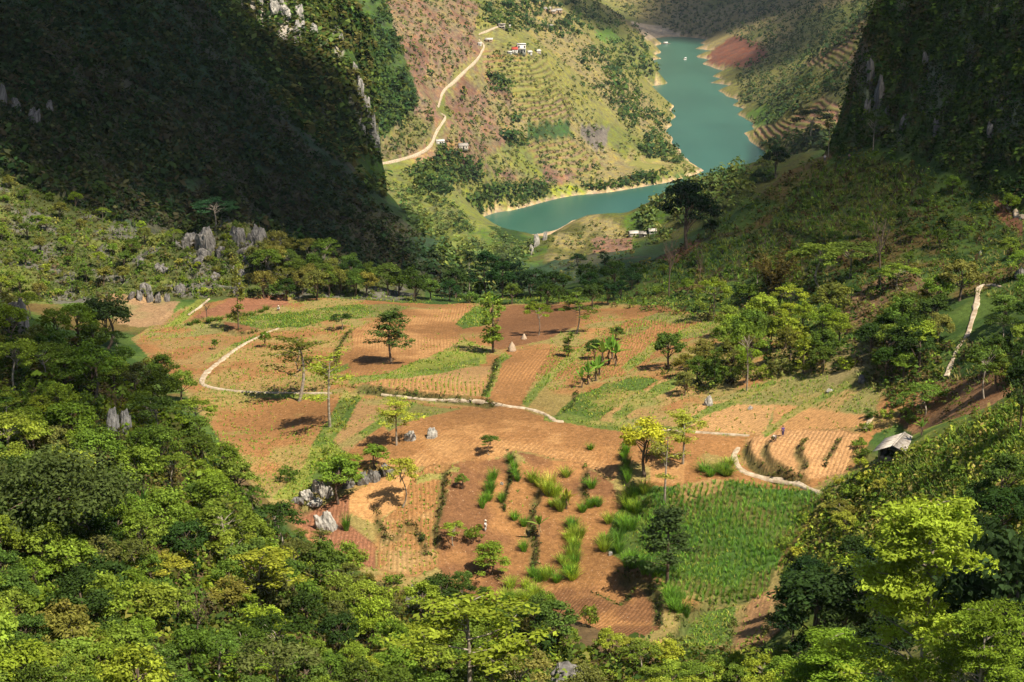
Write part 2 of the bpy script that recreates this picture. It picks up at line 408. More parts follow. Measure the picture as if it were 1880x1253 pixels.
cH = mixc(mixc((.20, .19, .062), (.145, .16, .045), smooth(.4, .6, m3)), DRYG, smooth(.50, .62, m4))
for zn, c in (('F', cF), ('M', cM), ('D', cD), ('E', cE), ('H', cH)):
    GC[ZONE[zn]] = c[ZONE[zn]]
_kn = ZM & (PX < 780) & (PY < 553) & (YY > 396)
GC[_kn] = cK[_kn]
_warp = (YY / 300.0)
WPX = PX + (fbm(XX / (4 * _warp), YY / (8 * _warp), 3, 201) - .5) * 16
WPY = PY + (fbm(XX / (4 * _warp) + 50, YY / (8 * _warp), 3, 202) - .5) * 10

def paint(poly, colour, zone='M', vary=.25, rows=None, spacing=.56, crop=None, t=1.0, terr=None, second=None):
    """colour a patch of ground; rows = two pixels along the furrows"""
    m = in_poly(WPX, WPY, poly) & ZONE[zone]
    if not m.any():
        return
    c = np.asarray(colour, float)[None, :] * (1 + (vary + .12) * (m2[m] - .5) * 2.4)[:, None]
    if second is not None:
        k = smooth(.42, .6, m2[m] * .5 + m1[m] * .5)[:, None]
        c = c * (1 - k) + np.asarray(second, float)[None, :] * k
    GC[m] = GC[m] * (1 - t) + c * t
    ROWA[m] = 0; CROP[m] = 0; TERR[m] = 0
    if terr is not None:
        TERR[m] = terr
    if crop is not None:
        CROP[m] = crop
    if rows is not None:
        a, b = ray_hit(*rows[0]), ray_hit(*rows[1])
        d = (b - a)[:2]; d /= np.hypot(*d)
        nrm = np.array([-d[1], d[0]])
        x, y = XX[m], YY[m]
        bend = (fbm(x / 30, y / 30, 2, 301) - .5) * 3.0
        ROWC[m] = (x * nrm[0] + y * nrm[1] + bend) / spacing
        ROWA[m] = 1.0; NRX[m] = nrm[0]; NRY[m] = nrm[1]; NRS[m] = spacing

FIELD = [(240,620),(330,572),(440,548),(520,545),(700,552),(860,560),(960,560),(1100,556),(1200,560),(1290,575),(1350,600),(1500,640),(1640,640),(1720,700),(1690,760),(1600,800),(1560,870),(1500,905),(1440,1000),(1430,1080),(1440,1190),(1330,1240),(1200,1200),(1050,1190),(1000,1110),(850,1100),(700,1070),(600,1020),(520,950),(460,890),(400,810),(330,710)]
R_A = ((420, 690), (520, 640)); R_B = ((690, 660), (715, 590)); R_C = ((740, 725), (752, 675)); R_D = ((920, 730), (990, 640)); R_E = ((1000, 840), (1060, 780)); R_F = ((770, 1030), (775, 900)); R_G = ((880, 1060), (900, 900)); R_H = ((1280, 1060), (1310, 900)); R_I = ((1240, 780), (1400, 700)); R_J = ((1500, 860), (1530, 800)); R_K = ((1110, 1160), (1180, 1090)); R_L = ((1360, 1170), (1395, 1090))
paint(FIELD, SOIL, vary=.3, second=(.25,.2,.07), crop=.4)
# upper left fields inside and outside the bend of the path
paint([(250,625),(330,572),(440,600),(490,612),(400,662),(362,700),(340,705),(300,670)], SOIL, rows=R_A, crop=.5, second=(.27,.18,.07))
paint([(490,612),(560,604),(650,600),(650,690),(645,712),(560,724),(400,714),(374,698),(400,665),(440,640)], SOIL, rows=R_A, crop=.8, vary=.2, second=(.30,.205,.075))
paint([(350,725),(400,722),(560,728),(640,722),(610,780),(575,840),(540,880),(500,915),(440,870),(385,790)], SOIL, rows=R_A, crop=1.1, second=(.28,.205,.07))
paint([(395,592),(440,583),(520,576),(640,560),(720,556),(750,562),(700,580),(600,588),(560,600),(500,604),(440,606)], (.20,.185,.06), crop=2.4, rows=R_A, second=GRN)
paint([(350,590),(372,574),(432,548),(522,545),(532,560),(440,578)], SOIL_R, vary=.12)
paint([(300,606),(335,578),(362,554),(374,556),(352,582),(322,608)], GRN_Y, vary=.3)
paint([(260,612),(300,606),(360,592),(395,592),(440,606),(330,622),(250,630)], (.22,.20,.07), crop=1.4, second=SOIL)
paint([(404,594),(440,596),(480,604),(440,612),(408,604)], SOIL_D)
paint([(175,545),(280,545),(330,560),(300,600),(220,600)], DRYG, second=(.30,.19,.10), vary=.3)
# fields in the middle
paint([(650,604),(740,568),(862,564),(872,590),(840,598),(830,600),(850,640),(885,655),(760,668),(660,690),(640,690)], SOIL, rows=R_B, vary=.22, second=SOIL_L, spacing=.6, crop=.1)
paint([(740,668),(790,650),(850,625),(890,640),(890,662),(800,682),(700,690)], GRN_Y, vary=.3, second=(.26,.2,.07), crop=1.5)
paint([(645,708),(700,690),(800,682),(905,664),(890,735),(800,727),(720,719)], (.34,.21,.09), rows=R_C, crop=.9, second=SOIL_L, spacing=.7)
paint([(835,596),(870,566),(910,562),(905,590),(880,600),(850,606)], GRN, crop=1.5)
paint([(910,564),(990,560),(1060,565),(1060,600),(1000,625),(930,640),(905,640)], SOIL_D, vary=.2)
paint([(890,736),(905,690),(928,645),(1015,640),(985,690),(950,750)], SOIL, rows=R_D, spacing=.6)
paint([(950,750),(985,690),(1015,640),(1060,640),(1090,690),(1050,740),(1010,768)], (.27,.205,.07), rows=R_D, crop=1.2, second=SOIL)
paint([(1010,770),(1050,735),(1110,705),(1180,690),(1210,700),(1150,735),(1090,778),(1040,782)], GRN, second=(.25,.2,.06), crop=1.6, rows=R_D)
paint([(1060,640),(1120,600),(1210,575),(1330,575),(1330,610),(1240,635),(1160,680),(1100,700)], (.20,.19,.06), second=SOIL, crop=1.3, rows=R_D)
paint([(1110,645),(1200,598),(1260,600),(1240,640),(1150,690),(1110,690)], SOIL, rows=R_D, crop=.5)
paint([(1090,780),(1150,735),(1215,700),(1300,650),(1360,690),(1300,720),(1230,740),(1150,790)], (.34,.215,.085), rows=R_D, crop=1.1, second=(.2,.2,.06))
paint([(1130,785),(1180,760),(1290,745),(1420,690),(1560,680),(1620,720),(1600,760),(1500,780),(1380,800)], (.31,.21,.08), rows=R_I, crop=1.2, second=(.22,.205,.07))
paint([(1230,790),(1300,740),(1420,745),(1400,800),(1290,795)], (.40,.235,.10), rows=R_I, crop=.35)
paint([(1420,745),(1480,750),(1600,765),(1580,785),(1410,800)], SOIL_L, rows=R_I, crop=.1)
paint([(1520,650),(1560,620),(1620,640),(1600,690),(1570,720),(1520,700)], OLIVE, second=DRYG)
# lower central fields
paint([(610,860),(680,790),(760,765),(880,744),(1000,765),(1140,785),(1150,830),(1130,880),(1060,850),(940,830),(830,850),(700,860)], SOIL, rows=R_E, second=SOIL_L, spacing=.64, vary=.2)
paint([(570,850),(600,790),(640,730),(720,728),(760,735),(700,770),(640,830)], (.33,.2,.085), rows=R_A, crop=.4, second=(.24,.2,.07))
paint([(560,855),(588,790),(640,724),(665,724),(640,770),(610,810),(640,840),(600,900),(540,930),(500,925)], GRN, second=GRN_Y, vary=.3, crop=1.2)
paint([(690,760),(760,735),(850,748),(820,752),(740,772),(710,790)], (.2,.19,.06), second=GRN, crop=1.1)
paint([(640,900),(700,870),(760,862),(728,930),(690,960),(640,940)], SOIL_L, vary=.15)
paint([(510,940),(560,935),(640,900),(640,960),(690,1000),(690,1045),(600,1020)], SOIL, rows=R_F, second=SOIL_R)
paint([(728,930),(755,870),(790,850),(835,850),(812,930),(800,990),(806,1040),(760,1060),(690,1045),(700,960)], (.31,.2,.085), rows=R_F, crop=1.1, spacing=.64, second=SOIL)
paint([(835,850),(935,832),(940,870),(925,930),(985,1000),(978,1070),(900,1105),(830,1090),(806,1040),(802,985),(815,930)], SOIL, second=SOIL_D, vary=.2)
paint([(940,835),(1065,852),(1130,885),(1140,950),(1100,1010),(1030,1030),(985,1050),(985,1000),(975,950),(1000,880)], SOIL, second=SOIL_D, vary=.2)
paint([(1000,1095),(1060,1060),(1130,1045),(1195,1075),(1212,1165),(1120,1195),(1040,1185)], SOIL, rows=R_K, second=SOIL_D, vary=.2)
paint([(1260,800),(1375,803),(1360,822),(1330,835),(1260,835)], SOIL, vary=.1)
paint([(1195,850),(1262,846),(1258,888),(1196,890)], SOIL_L, vary=.1)
paint([(1374,806),(1420,795),(1545,790),(1575,800),(1552,870),(1480,885),(1400,862),(1368,840)], (.40,.225,.10), rows=R_J, vary=.15, spacing=.7)
# maize and bean plots on the lower right
paint([(1190,900),(1260,890),(1350,880),(1500,905),(1508,930),(1460,985),(1425,1040),(1400,1100),(1300,1110),(1230,1090),(1170,1040),(1175,940)], (.065, .125, .026), vary=.2, second=(.12,.11,.035))
paint([(1240,895),(1330,878),(1330,905),(1260,925),(1235,915)], (.34,.21,.09), rows=R_H)
paint([(1130,940),(1180,890),(1200,910),(1190,1000),(1170,1050),(1110,1010)], GRN, second=GRN_Y)
paint([(1330,1200),(1350,1130),(1390,1090),(1450,1080),(1430,1180),(1390,1200)], (.33,.19,.09), rows=R_L, crop=2.0, spacing=.64)
paint([(1230,1200),(1260,1140),(1350,1110),(1340,1200),(1280,1230)], (.22,.16,.06), rows=R_L, crop=2.0, second=GRN, spacing=.64)
for line, wd in [([(1130,770),(1180,735),(1240,700),(1300,670)], 9), ([(1240,790),(1300,760),(1370,725),(1420,700)], 6), ([(1400,800),(1450,765),(1500,735),(1560,705)], 6), ([(960,745),(1000,700),(1050,660),(1100,625)], 7), ([(640,722),(620,760),(596,800)], 10), ([(700,725),(760,735),(700,770),(660,800)], 7), ([(890,735),(905,700),(915,665),(930,650)], 7), ([(1150,680),(1200,640),(1260,610),(1330,590)], 8), ([(640,700),(720,690),(800,680),(880,662)], 6), ([(400,722),(500,728),(600,728)], 5), ([(840,865),(790,868),(762,880)], 6), ([(1000,765),(1100,780),(1180,786),(1260,792)], 7), ([(375,665),(420,640),(470,618)], 4), ([(560,700),(600,690),(640,670)], 5)]:
    L = np.array(line, float)
    d = np.gradient(L, axis=0); d /= np.linalg.norm(d, axis=1)[:, None]
    nn = np.stack([-d[:, 1], d[:, 0]], 1)
    paint([tuple(q) for q in np.vstack([L + nn * wd, (L - nn * wd)[::-1]])], (.14, .18, .04), vary=.3, second=(.25, .22, .065), crop=1.6)
# right slope: crop terraces and bare plots
paint([(1400,420),(1470,330),(1560,290),(1700,310),(1650,420),(1560,440),(1480,440)], (.105,.10,.034), vary=.3, second=(.06,.085,.024))
paint([(1180,480),(1300,435),(1400,420),(1560,480),(1480,520),(1300,520),(1150,520)], (.055,.10,.028), second=(.09,.085,.035), vary=.3)
paint([(1200,470),(1260,440),(1300,440),(1240,485)], SOIL_R)
paint([(1560,540),(1660,500),(1760,515),(1700,560),(1600,600),(1520,620)], (.20,.125,.065), second=OLIVE)
paint([(1480,290),(1540,270),(1500,330),(1440,350)], (.12,.075,.04), second=OLIVE)
paint([(1640,770),(1720,700),(1860,680),(1870,740),(1760,790),(1690,800)], (.27,.15,.075), second=SOIL_D)
paint([(1820,360),(1880,400),(1880,450),(1830,400)], SOIL_R)
# right foreground slope
paint([(1600,880),(1700,820),(1880,730),(1880,900),(1760,960),(1640,940)], (.125,.165,.036), zone='F', second=(.21,.21,.05), vary=.3)
paint([(150,1150),(260,1080),(370,1130),(330,1160)], (.10,.16,.035), zone='F', second=SOIL_D)
paint([(500,1180),(560,1150),(640,1253),(520,1253)], SOIL_R, zone='F', second=OLIVE)
# mountain with the pale cliff
# hollow
paint([(980,500),(1040,420),(1100,405),(1160,440),(1150,480),(1080,470)], OLIVE, zone='E', second=DRYG)
paint([(1085,450),(1165,445),(1160,470),(1090,490)], SCREE, zone='E')
paint([(780,380),(860,380),(930,440),(900,480),(840,470)], (.18,.195,.05), zone='E', second=GRN)
# far hillside
paint([(690,0),(880,0),(870,60),(885,95),(830,140),(800,200),(812,225),(790,270),(760,290),(690,300),(740,200)], SCREE, zone='H', second=(.20,.16,.085), vary=.35)
paint([(640,-10),(700,-10),(738,95),(768,190),(745,215),(712,250),(690,262),(660,240)], (.075,.115,.03), zone='H', second=(.05,.085,.024))
paint([(680,262),(712,250),(745,215),(800,225),(790,268),(720,296),(670,305)], (.17,.14,.07), zone='H', second=(.13,.13,.045))
paint([(800,260),(830,210),(810,180),(860,130),(900,110),(940,160),(930,260),(880,300),(960,320),(1000,340),(960,345),(880,310),(820,300)], SCREE, zone='H', second=(.19,.165,.07), vary=.35)
paint([(885,90),(935,95),(1000,110),(990,130),(960,160),(890,140)], (.27,.165,.085), zone='H', terr=1.0)
paint([(910,105),(1000,105),(1030,170),(1040,230),(1000,220),(940,180),(905,130)], (.215,.19,.07), zone='H', terr=1.0)
paint([(940,185),(1040,180),(1060,215),(1000,225),(945,215)], (.21,.15,.085), zone='H', terr=1.0)
paint([(965,225),(1045,220),(1055,255),(965,258)], (.05,.09,.03), zone='H')
paint([(960,260),(1050,258),(1110,310),(1060,330),(990,310)], (.23,.165,.085), zone='H', terr=1.0)
paint([(995,300),(1060,325),(1040,340),(1000,335)], SCREE, zone='H')
paint([(1060,230),(1120,235),(1110,280),(1075,270)], (.16,.14,.12), zone='H')
paint([(1160,275),(1230,290),(1285,310),(1200,318),(1150,300)], (.26,.22,.085), zone='H', terr=1.0)
paint([(1010,345),(1060,340),(1085,355),(1020,365)], GRN_Y, zone='H')
paint([(1090,60),(1120,55),(1150,80),(1100,75)], (.13,.22,.045), zone='H')
paint([(740,290),(830,270),(850,290),(770,310)], (.30,.19,.10), zone='H')
paint([(1160,40),(1200,45),(1260,66),(1190,72)], (.46,.36,.25), zone='H')
# far right bank
paint([(1300,110),(1350,65),(1400,80),(1410,105),(1380,125),(1310,122)], (.20,.085,.055), zone='H')
paint([(1470,120),(1520,80),(1600,20),(1600,90),(1540,130),(1500,125)], (.26,.15,.10), zone='H', second=OLIVE, terr=.6)
paint([(1390,235),(1450,220),(1510,180),(1570,200),(1560,225),(1480,240),(1420,265),(1385,250)], (.27,.155,.095), zone='H', terr=1.0)
paint([(1360,215),(1410,190),(1450,195),(1420,225),(1385,235)], (.12,.2,.045), zone='H')
# grass banks, darkened so the colour carries the shade of the risers
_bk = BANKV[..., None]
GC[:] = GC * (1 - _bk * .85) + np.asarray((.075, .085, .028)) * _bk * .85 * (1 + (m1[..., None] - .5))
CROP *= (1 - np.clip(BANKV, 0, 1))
# bare limestone
_pe = in_poly(WPX, WPY, [(440,-10),(545,-10),(560,40),(548,78),(520,66),(480,34)]) | in_poly(WPX, WPY, [(640,150),(662,140),(690,200),(700,262),(680,272),(664,232),(648,190)]) | in_poly(WPX, WPY, [(610,60),(640,55),(640,100),(615,95)])
_nE = fbm(XX / 7, ZZ / 16, 4, 402)
_rk = np.clip(_cliffR * smooth(.56, .66, fbm(XX / 4, ZZ / 10, 4, 401)) * .35, 0, 1)
_rk = np.maximum(_rk, np.where(ZE & _pe, smooth(.42, .56, _nE), smooth(.62, .68, _nE) * _cliffE * .8))
GC[:] = mixc(GC, (.40, .36, .30), _rk)
ROUGH[:] = 1
# sand along the water
_sd = smooth(21.5, 20.7, ZZ + (m2 - .5) * 2.4) * ZH
GC[:] = mixc(GC, SAND, _sd)
GC = np.clip(GC, .004, .9)

# ------------------------------------------------------------------ materials
def new_mat(name):
    m = bpy.data.materials.new(name)
    m.use_nodes = True
    nt = m.node_tree
    nt.nodes.clear()
    out = nt.nodes.new('ShaderNodeOutputMaterial')
    return m, nt, out

def N(nt, kind, **kw):
    n = nt.nodes.new(kind)
    for k, v in kw.items():
        if k in n.inputs:
            n.inputs[k].default_value = v
        else:
            setattr(n, k, v)
    return n

def lk(nt, a, b):
    nt.links.new(a, b)

def math_node(nt, op, a, b=None, c=None, clamp=False):
    n = nt.nodes.new('ShaderNodeMath')
    n.operation = op
    n.use_clamp = clamp
    for i, v in enumerate((a, b, c)):
        if v is None:
            continue
        if isinstance(v, (int, float)):
            n.inputs[i].default_value = v
        else:
            nt.links.new(v, n.inputs[i])
    return n.outputs[0]

def mixrgb(nt, fac, a, b, blend='MIX'):
    n = nt.nodes.new('ShaderNodeMix')
    n.data_type = 'RGBA'
    n.blend_type = blend
    for idx, v in ((0, fac), (6, a), (7, b)):
        if isinstance(v, (int, float)):
            n.inputs[idx].default_value = v
        elif isinstance(v, tuple):
            n.inputs[idx].default_value = (*v, 1) if len(v) == 3 else v
        else:
            nt.links.new(v, n.inputs[idx])
    return n.outputs[2]

def ramp(nt, fac, stops):
    n = nt.nodes.new('ShaderNodeValToRGB')
    while len(n.color_ramp.elements) < len(stops):
        n.color_ramp.elements.new(.5)
    for e, (p, c) in zip(n.color_ramp.elements, stops):
        e.position = p
        e.color = (c, c, c, 1) if isinstance(c, (int, float)) else (*c, 1)
    nt.links.new(fac, n.inputs[0])
    return n.outputs[0]

def noise(nt, vec, scale, detail=3.0, rough=.55):
    n = nt.nodes.new('ShaderNodeTexNoise')
    n.inputs['Scale'].default_value = scale
    n.inputs['Detail'].default_value = detail
    n.inputs['Roughness'].default_value = rough
    if vec is not None:
        nt.links.new(vec, n.inputs['Vector'])
    return n.outputs[0]

def principled(nt, out, col, rough=.9, spec=.2, bump=None):
    p = nt.nodes.new('ShaderNodeBsdfPrincipled')
    if isinstance(col, tuple):
        p.inputs['Base Color'].default_value = (*col, 1)
    else:
        nt.links.new(col, p.inputs['Base Color'])
    p.inputs['Roughness'].default_value = rough
    p.inputs['Specular IOR Level'].default_value = spec
    if bump is not None:
        nt.links.new(bump, p.inputs['Normal'])
    nt.links.new(p.outputs[0], out.inputs['Surface'])
    return p

def ground_material(name, fine, far=False):
    m, nt, out = new_mat(name)
    geo = N(nt, 'ShaderNodeNewGeometry')
    pos = geo.outputs['Position']
    col = N(nt, 'ShaderNodeAttribute', attribute_name='ground').outputs['Color']
    n_a = noise(nt, pos, fine, 3, .7)
    n_c = noise(nt, pos, fine * 3.1, 1)
    if far:
        hv = N(nt, 'ShaderNodeHueSaturation')
        lk(nt, col, hv.inputs['Color'])
        lk(nt, math_node(nt, 'MULTIPLY_ADD', n_c, .10, .45), hv.inputs['Hue'])
        lk(nt, math_node(nt, 'MULTIPLY_ADD', n_a, 1.2, .4), hv.inputs['Saturation'])
        col = hv.outputs[0]
    f = math_node(nt, 'MULTIPLY_ADD', n_a, 1.5, .25)
    f = math_node(nt, 'ADD', f, math_node(nt, 'MULTIPLY', math_node(nt, 'SUBTRACT', n_c, .5), 1.0))
    sc = N(nt, 'ShaderNodeVectorMath', operation='SCALE')
    lk(nt, col, sc.inputs[0]); lk(nt, f, sc.inputs['Scale'])
    base = sc.outputs[0]
    hgt = math_node(nt, 'MULTIPLY', n_a, .6)
    if not far:
        rc = N(nt, 'ShaderNodeAttribute', attribute_name='row').outputs['Fac']
        ra = N(nt, 'ShaderNodeAttribute', attribute_name='rowamp').outputs['Fac']
        wob = math_node(nt, 'MULTIPLY_ADD', n_a, .9, math_node(nt, 'MULTIPLY', n_c, .5))
        ph = math_node(nt, 'MULTIPLY', math_node(nt, 'ADD', rc, wob), 2 * math.pi)
        wv = math_node(nt, 'SINE', ph)
        # furrow bottoms darker, ridge tops lighter
        row_tone = math_node(nt, 'MULTIPLY_ADD', math_node(nt, 'MULTIPLY', wv, ra), .085, 1.0)
        sc2 = N(nt, 'ShaderNodeVectorMath', operation='SCALE')
        lk(nt, base, sc2.inputs[0]); lk(nt, row_tone, sc2.inputs['Scale'])
        base = sc2.outputs[0]
        hgt = math_node(nt, 'ADD', hgt, math_node(nt, 'MULTIPLY', math_node(nt, 'MULTIPLY', wv, ra), .22))
        # pale clods and stones
        vor = N(nt, 'ShaderNodeTexVoronoi', Scale=2.1)
        lk(nt, pos, vor.inputs['Vector'])
        st = math_node(nt, 'LESS_THAN', vor.outputs['Distance'], .13)
        st = math_node(nt, 'MULTIPLY', st, math_node(nt, 'GREATER_THAN', n_a, .5))
        lum = N(nt, 'ShaderNodeSeparateColor'); lk(nt, col, lum.inputs[0])
        st = math_node(nt, 'MULTIPLY', st, math_node(nt, 'GREATER_THAN', lum.outputs[0], .17))
        base = mixrgb(nt, math_node(nt, 'MULTIPLY', st, .7), base, (.58, .46, .32))
    else:
        te = N(nt, 'ShaderNodeAttribute', attribute_name='terrace').outputs['Fac']
        sep = N(nt, 'ShaderNodeSeparateXYZ'); lk(nt, pos, sep.inputs[0])
        zz = math_node(nt, 'ADD', sep.outputs[2], math_node(nt, 'MULTIPLY', noise(nt, pos, .02, 3), 9.0))
        s = math_node(nt, 'SINE', math_node(nt, 'MULTIPLY', zz, 2 * math.pi / 4.2))
        g = ramp(nt, math_node(nt, 'MULTIPLY_ADD', s, .5, .5), [(.35, 0.0), (.65, 1.0)])
        base = mixrgb(nt, math_node(nt, 'MULTIPLY', math_node(nt, 'MULTIPLY', g, te), .75), base, (.215, .225, .06))
        hgt = math_node(nt, 'ADD', hgt, math_node(nt, 'MULTIPLY', math_node(nt, 'MULTIPLY', s, te), .8))
    b = N(nt, 'ShaderNodeBump', Strength=.6, Distance=.16 if not far else 1.6)
    lk(nt, hgt, b.inputs['Height'])
    principled(nt, out, base, .95, .1, b.outputs[0])
    return m

MAT_GROUND = ground_material('ground_near', 1.5)
MAT_GROUND_MID = ground_material('ground_mountain', .35, True)
MAT_GROUND_FAR = ground_material('ground_far', .13, True)

def tag(o, label=None, category=None, group=None, kind=None):
    if label: o['label'] = label
    if category: o['category'] = category
    if group: o['group'] = group
    if kind: o['kind'] = kind
    return o

def mesh_from(name, co, faces, mat=None, parent=None, smooth_shade=False, link=True):
    me = bpy.data.meshes.new(name)
    co = np.asarray(co, np.float32)
    f = np.asarray(faces, np.int32)
    k = f.shape[1]
    me.vertices.add(len(co)); me.vertices.foreach_set('co', co.ravel())
    me.loops.add(f.size); me.loops.foreach_set('vertex_index', f.ravel())
    me.polygons.add(len(f)); me.polygons.foreach_set('loop_start', np.arange(0, f.size, k, dtype=np.int32))
    if smooth_shade:
        me.polygons.foreach_set('use_smooth', np.ones(len(f), bool))
    me.update()
    if mat: me.materials.append(mat)
    if not link:
        return me
    o = bpy.data.objects.new(name, me)
    COL.objects.link(o)
    if parent: o.parent = parent
    return o

def set_attr(me, name, data, typ='FLOAT'):
    a = me.attributes.new(name, typ, 'POINT')
    if typ == 'FLOAT':
        a.data.foreach_set('value', np.asarray(data, np.float32).ravel())
    else:
        d = np.asarray(data, np.float32)
        if d.shape[-1] == 3:
            d = np.concatenate([d, np.ones(d.shape[:-1] + (1,), np.float32)], -1)
        a.data.foreach_set('color', d.ravel())

_idx = np.arange(NV * NU).reshape(NV, NU)
_fq = np.stack([_idx[:-1, :-1], _idx[:-1, 1:], _idx[1:, 1:], _idx[1:, :-1]], -1).reshape(-1, 4)
_co = np.stack([XX, YY, ZZ], -1).reshape(-1, 3)
def ground_piece(name, mask, mat):
    fm = mask[:-1, :-1].ravel()
    f = _fq[fm]
    used, inv = np.unique(f.ravel(), return_inverse=True)
    o = mesh_from(name, _co[used], inv.reshape(-1, 4), mat, None, True)
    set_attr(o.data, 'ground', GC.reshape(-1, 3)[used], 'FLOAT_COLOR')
    ROWV = ROWA * (.35 + 1.1 * smooth(.35, .65, m2))
    set_attr(o.data, 'row', ROWC.ravel()[used]); set_attr(o.data, 'rowamp', ROWV.ravel()[used]); set_attr(o.data, 'terrace', TERR.ravel()[used])
    tag(o, kind='structure')
    return o
_fl = in_poly(PX, PY, FIELD) & ZM
_leftF = ZF & (PX < 1400)
ground_piece('wooded_slope_ground', _leftF, MAT_GROUND)
ground_piece('grassy_slope_ground', ZF & ~_leftF, MAT_GROUND)
ground_piece('field_ground', _fl, MAT_GROUND)
_km = ZM & ~_fl & (PX < 800)
ground_piece('rocky_knoll_ground', _km, MAT_GROUND)
ground_piece('right_slope_ground', ZM & ~_fl & ~_km, MAT_GROUND)
ground_piece('mountain', ZD, MAT_GROUND_MID)
ground_piece('cliff_mountain', ZE, MAT_GROUND_MID)
ground_piece('far_hillside', ZH, MAT_GROUND_FAR)

# ------------------------------------------------------------------ lake
m, nt, out = new_mat('lake_water')
geo = N(nt, 'ShaderNodeNewGeometry')
mp = N(nt, 'ShaderNodeMapping'); mp.inputs['Scale'].default_value = (.25, .08, 1); lk(nt, geo.outputs['Position'], mp.inputs[0])
nz = noise(nt, mp.outputs[0], 1.0, 3)
bp = N(nt, 'ShaderNodeBump', Strength=.25, Distance=.3); lk(nt, nz, bp.inputs['Height'])
mp2 = N(nt, 'ShaderNodeMapping'); mp2.inputs['Scale'].default_value = (.02, .006, 1); lk(nt, geo.outputs['Position'], mp2.inputs[0])
wc = mixrgb(nt, ramp(nt, noise(nt, mp2.outputs[0], 1.0, 3), [(.35, 0.0), (.65, 1.0)]), (.030, .108, .080), (.040, .135, .100))
principled(nt, out, wc, .3, .12, bp.outputs[0])
MAT_WATER = m
_wx = np.linspace(-140, 520, 34); _wy = np.linspace(1330, 3180, 70)
_a, _b = np.meshgrid(_wx, _wy)
_i = np.arange(_a.size).reshape(_a.shape)
lake = mesh_from('lake', np.stack([_a, _b, np.full_like(_a, 20.0)], -1).reshape(-1, 3), np.stack([_i[:-1, :-1], _i[:-1, 1:], _i[1:, 1:], _i[1:, :-1]], -1).reshape(-1, 4), MAT_WATER, None, True)
tag(lake, kind='structure')

# ------------------------------------------------------------------ footpaths
m, nt, out = new_mat('pale_path')
geo = N(nt, 'ShaderNodeNewGeometry')
pc = mixrgb(nt, ramp(nt, noise(nt, geo.outputs['Position'], 1.2, 4), [(.35, 0.0), (.65, 1.0)]), (.33, .25, .16), (.58, .49, .37))
principled(nt, out, pc, .95, .1)
MAT_PATH = m
PATH_PX = []
def footpath(name, pts, width, lift=.22, step=.5, taper=None, ymin=60.):
    L = smooth_line([ray_hit(*p, ymin)[:2] for p in pts], step)
    PATH_PX.extend(smooth_line(pts, 5).tolist())
    T = np.gradient(L, axis=0); T /= np.linalg.norm(T, axis=1)[:, None] + 1e-9
    Nn = np.stack([-T[:, 1], T[:, 0]], 1)
    wv = width * (1 + 1.1 * (fbm(np.arange(len(L)) / 3.0, np.full(len(L), width), 3, 5) - .5))
    if taper is not None:
        wv = wv * np.interp(np.linspace(0, 1, len(L)), np.linspace(0, 1, len(taper)), taper)
    ks = np.linspace(-.5, .5, 9)
    P = L[:, None, :] + Nn[:, None, :] * (wv[:, None, None] * ks[None, :, None])
    z = height(P[..., 0].ravel(), P[..., 1].ravel()).reshape(P.shape[:2]) + lift
    zs = np.pad(z, ((5, 5), (0, 0)), mode='edge'); z = sum(zs[k:k + len(z)] for k in range(11)) / 11.0; z = .5 * z + .5 * z.mean(1, keepdims=True)
    z[:, 0] -= lift * 1.6; z[:, -1] -= lift * 1.6
    co = np.concatenate([P, z[..., None]], -1).reshape(-1, 3)
    i = np.arange(len(co)).reshape(-1, 9)
    f = np.stack([i[:-1, :-1], i[1:, :-1], i[1:, 1:], i[:-1, 1:]], -1).reshape(-1, 4)
    o = mesh_from(name, co, f[:, ::-1], MAT_PATH, None, True)
    tag(o, kind='structure')
    return o
footpath('footpath', [(512,604),(490,612),(466,624),(440,638),(410,660),(385,680),(373,694),(372,706),(390,713),(430,719),(480,722),(540,723),(610,723)], .62, taper=[.5,.7,1.2,1.7,2.0,1.3,1.0,.8,.7])
footpath('footpath', [(700,727),(760,731),(820,736),(880,741),(930,747),(970,752),(1000,762),(1020,774),(1034,775)], .5, taper=[.6,.7,.8,1,1.5,1.6])
footpath('footpath', [(1180,788),(1240,792),(1310,797),(1376,801)], .45)
footpath('footpath', [(1356,822),(1348,836),(1352,852),(1364,866),(1390,876),(1430,886),(1470,894),(1510,906)], .75, taper=[1,1.5,1.4,1.1,1,1])
footpath('footpath', [(1838,528),(1812,524),(1797,532),(1794,552),(1790,572),(1783,594),(1777,614),(1766,630),(1757,644),(1750,660),(1744,676),(1736,696)], .8, taper=[.6,1,1.3,1.4,1.1,.9,1,1.1])
footpath('footpath', [(1602,766),(1595,776),(1588,792)], .8)
footpath('footpath', [(1850,380),(1865,395),(1880,403)], 1.0)
road = footpath('dirt_road', [(640,306),(700,302),(740,293),(772,284),(792,268),(800,245),(818,219),(806,204),(804,196),(812,172),(835,150),(860,125),(884,98),(888,84),(880,74),(878,64),(896,58),(914,50)], 1.6, 1.1, 3.0, ymin=1400.)
footpath('footpath', [(345,580),(356,572),(372,560),(384,550)], .5)

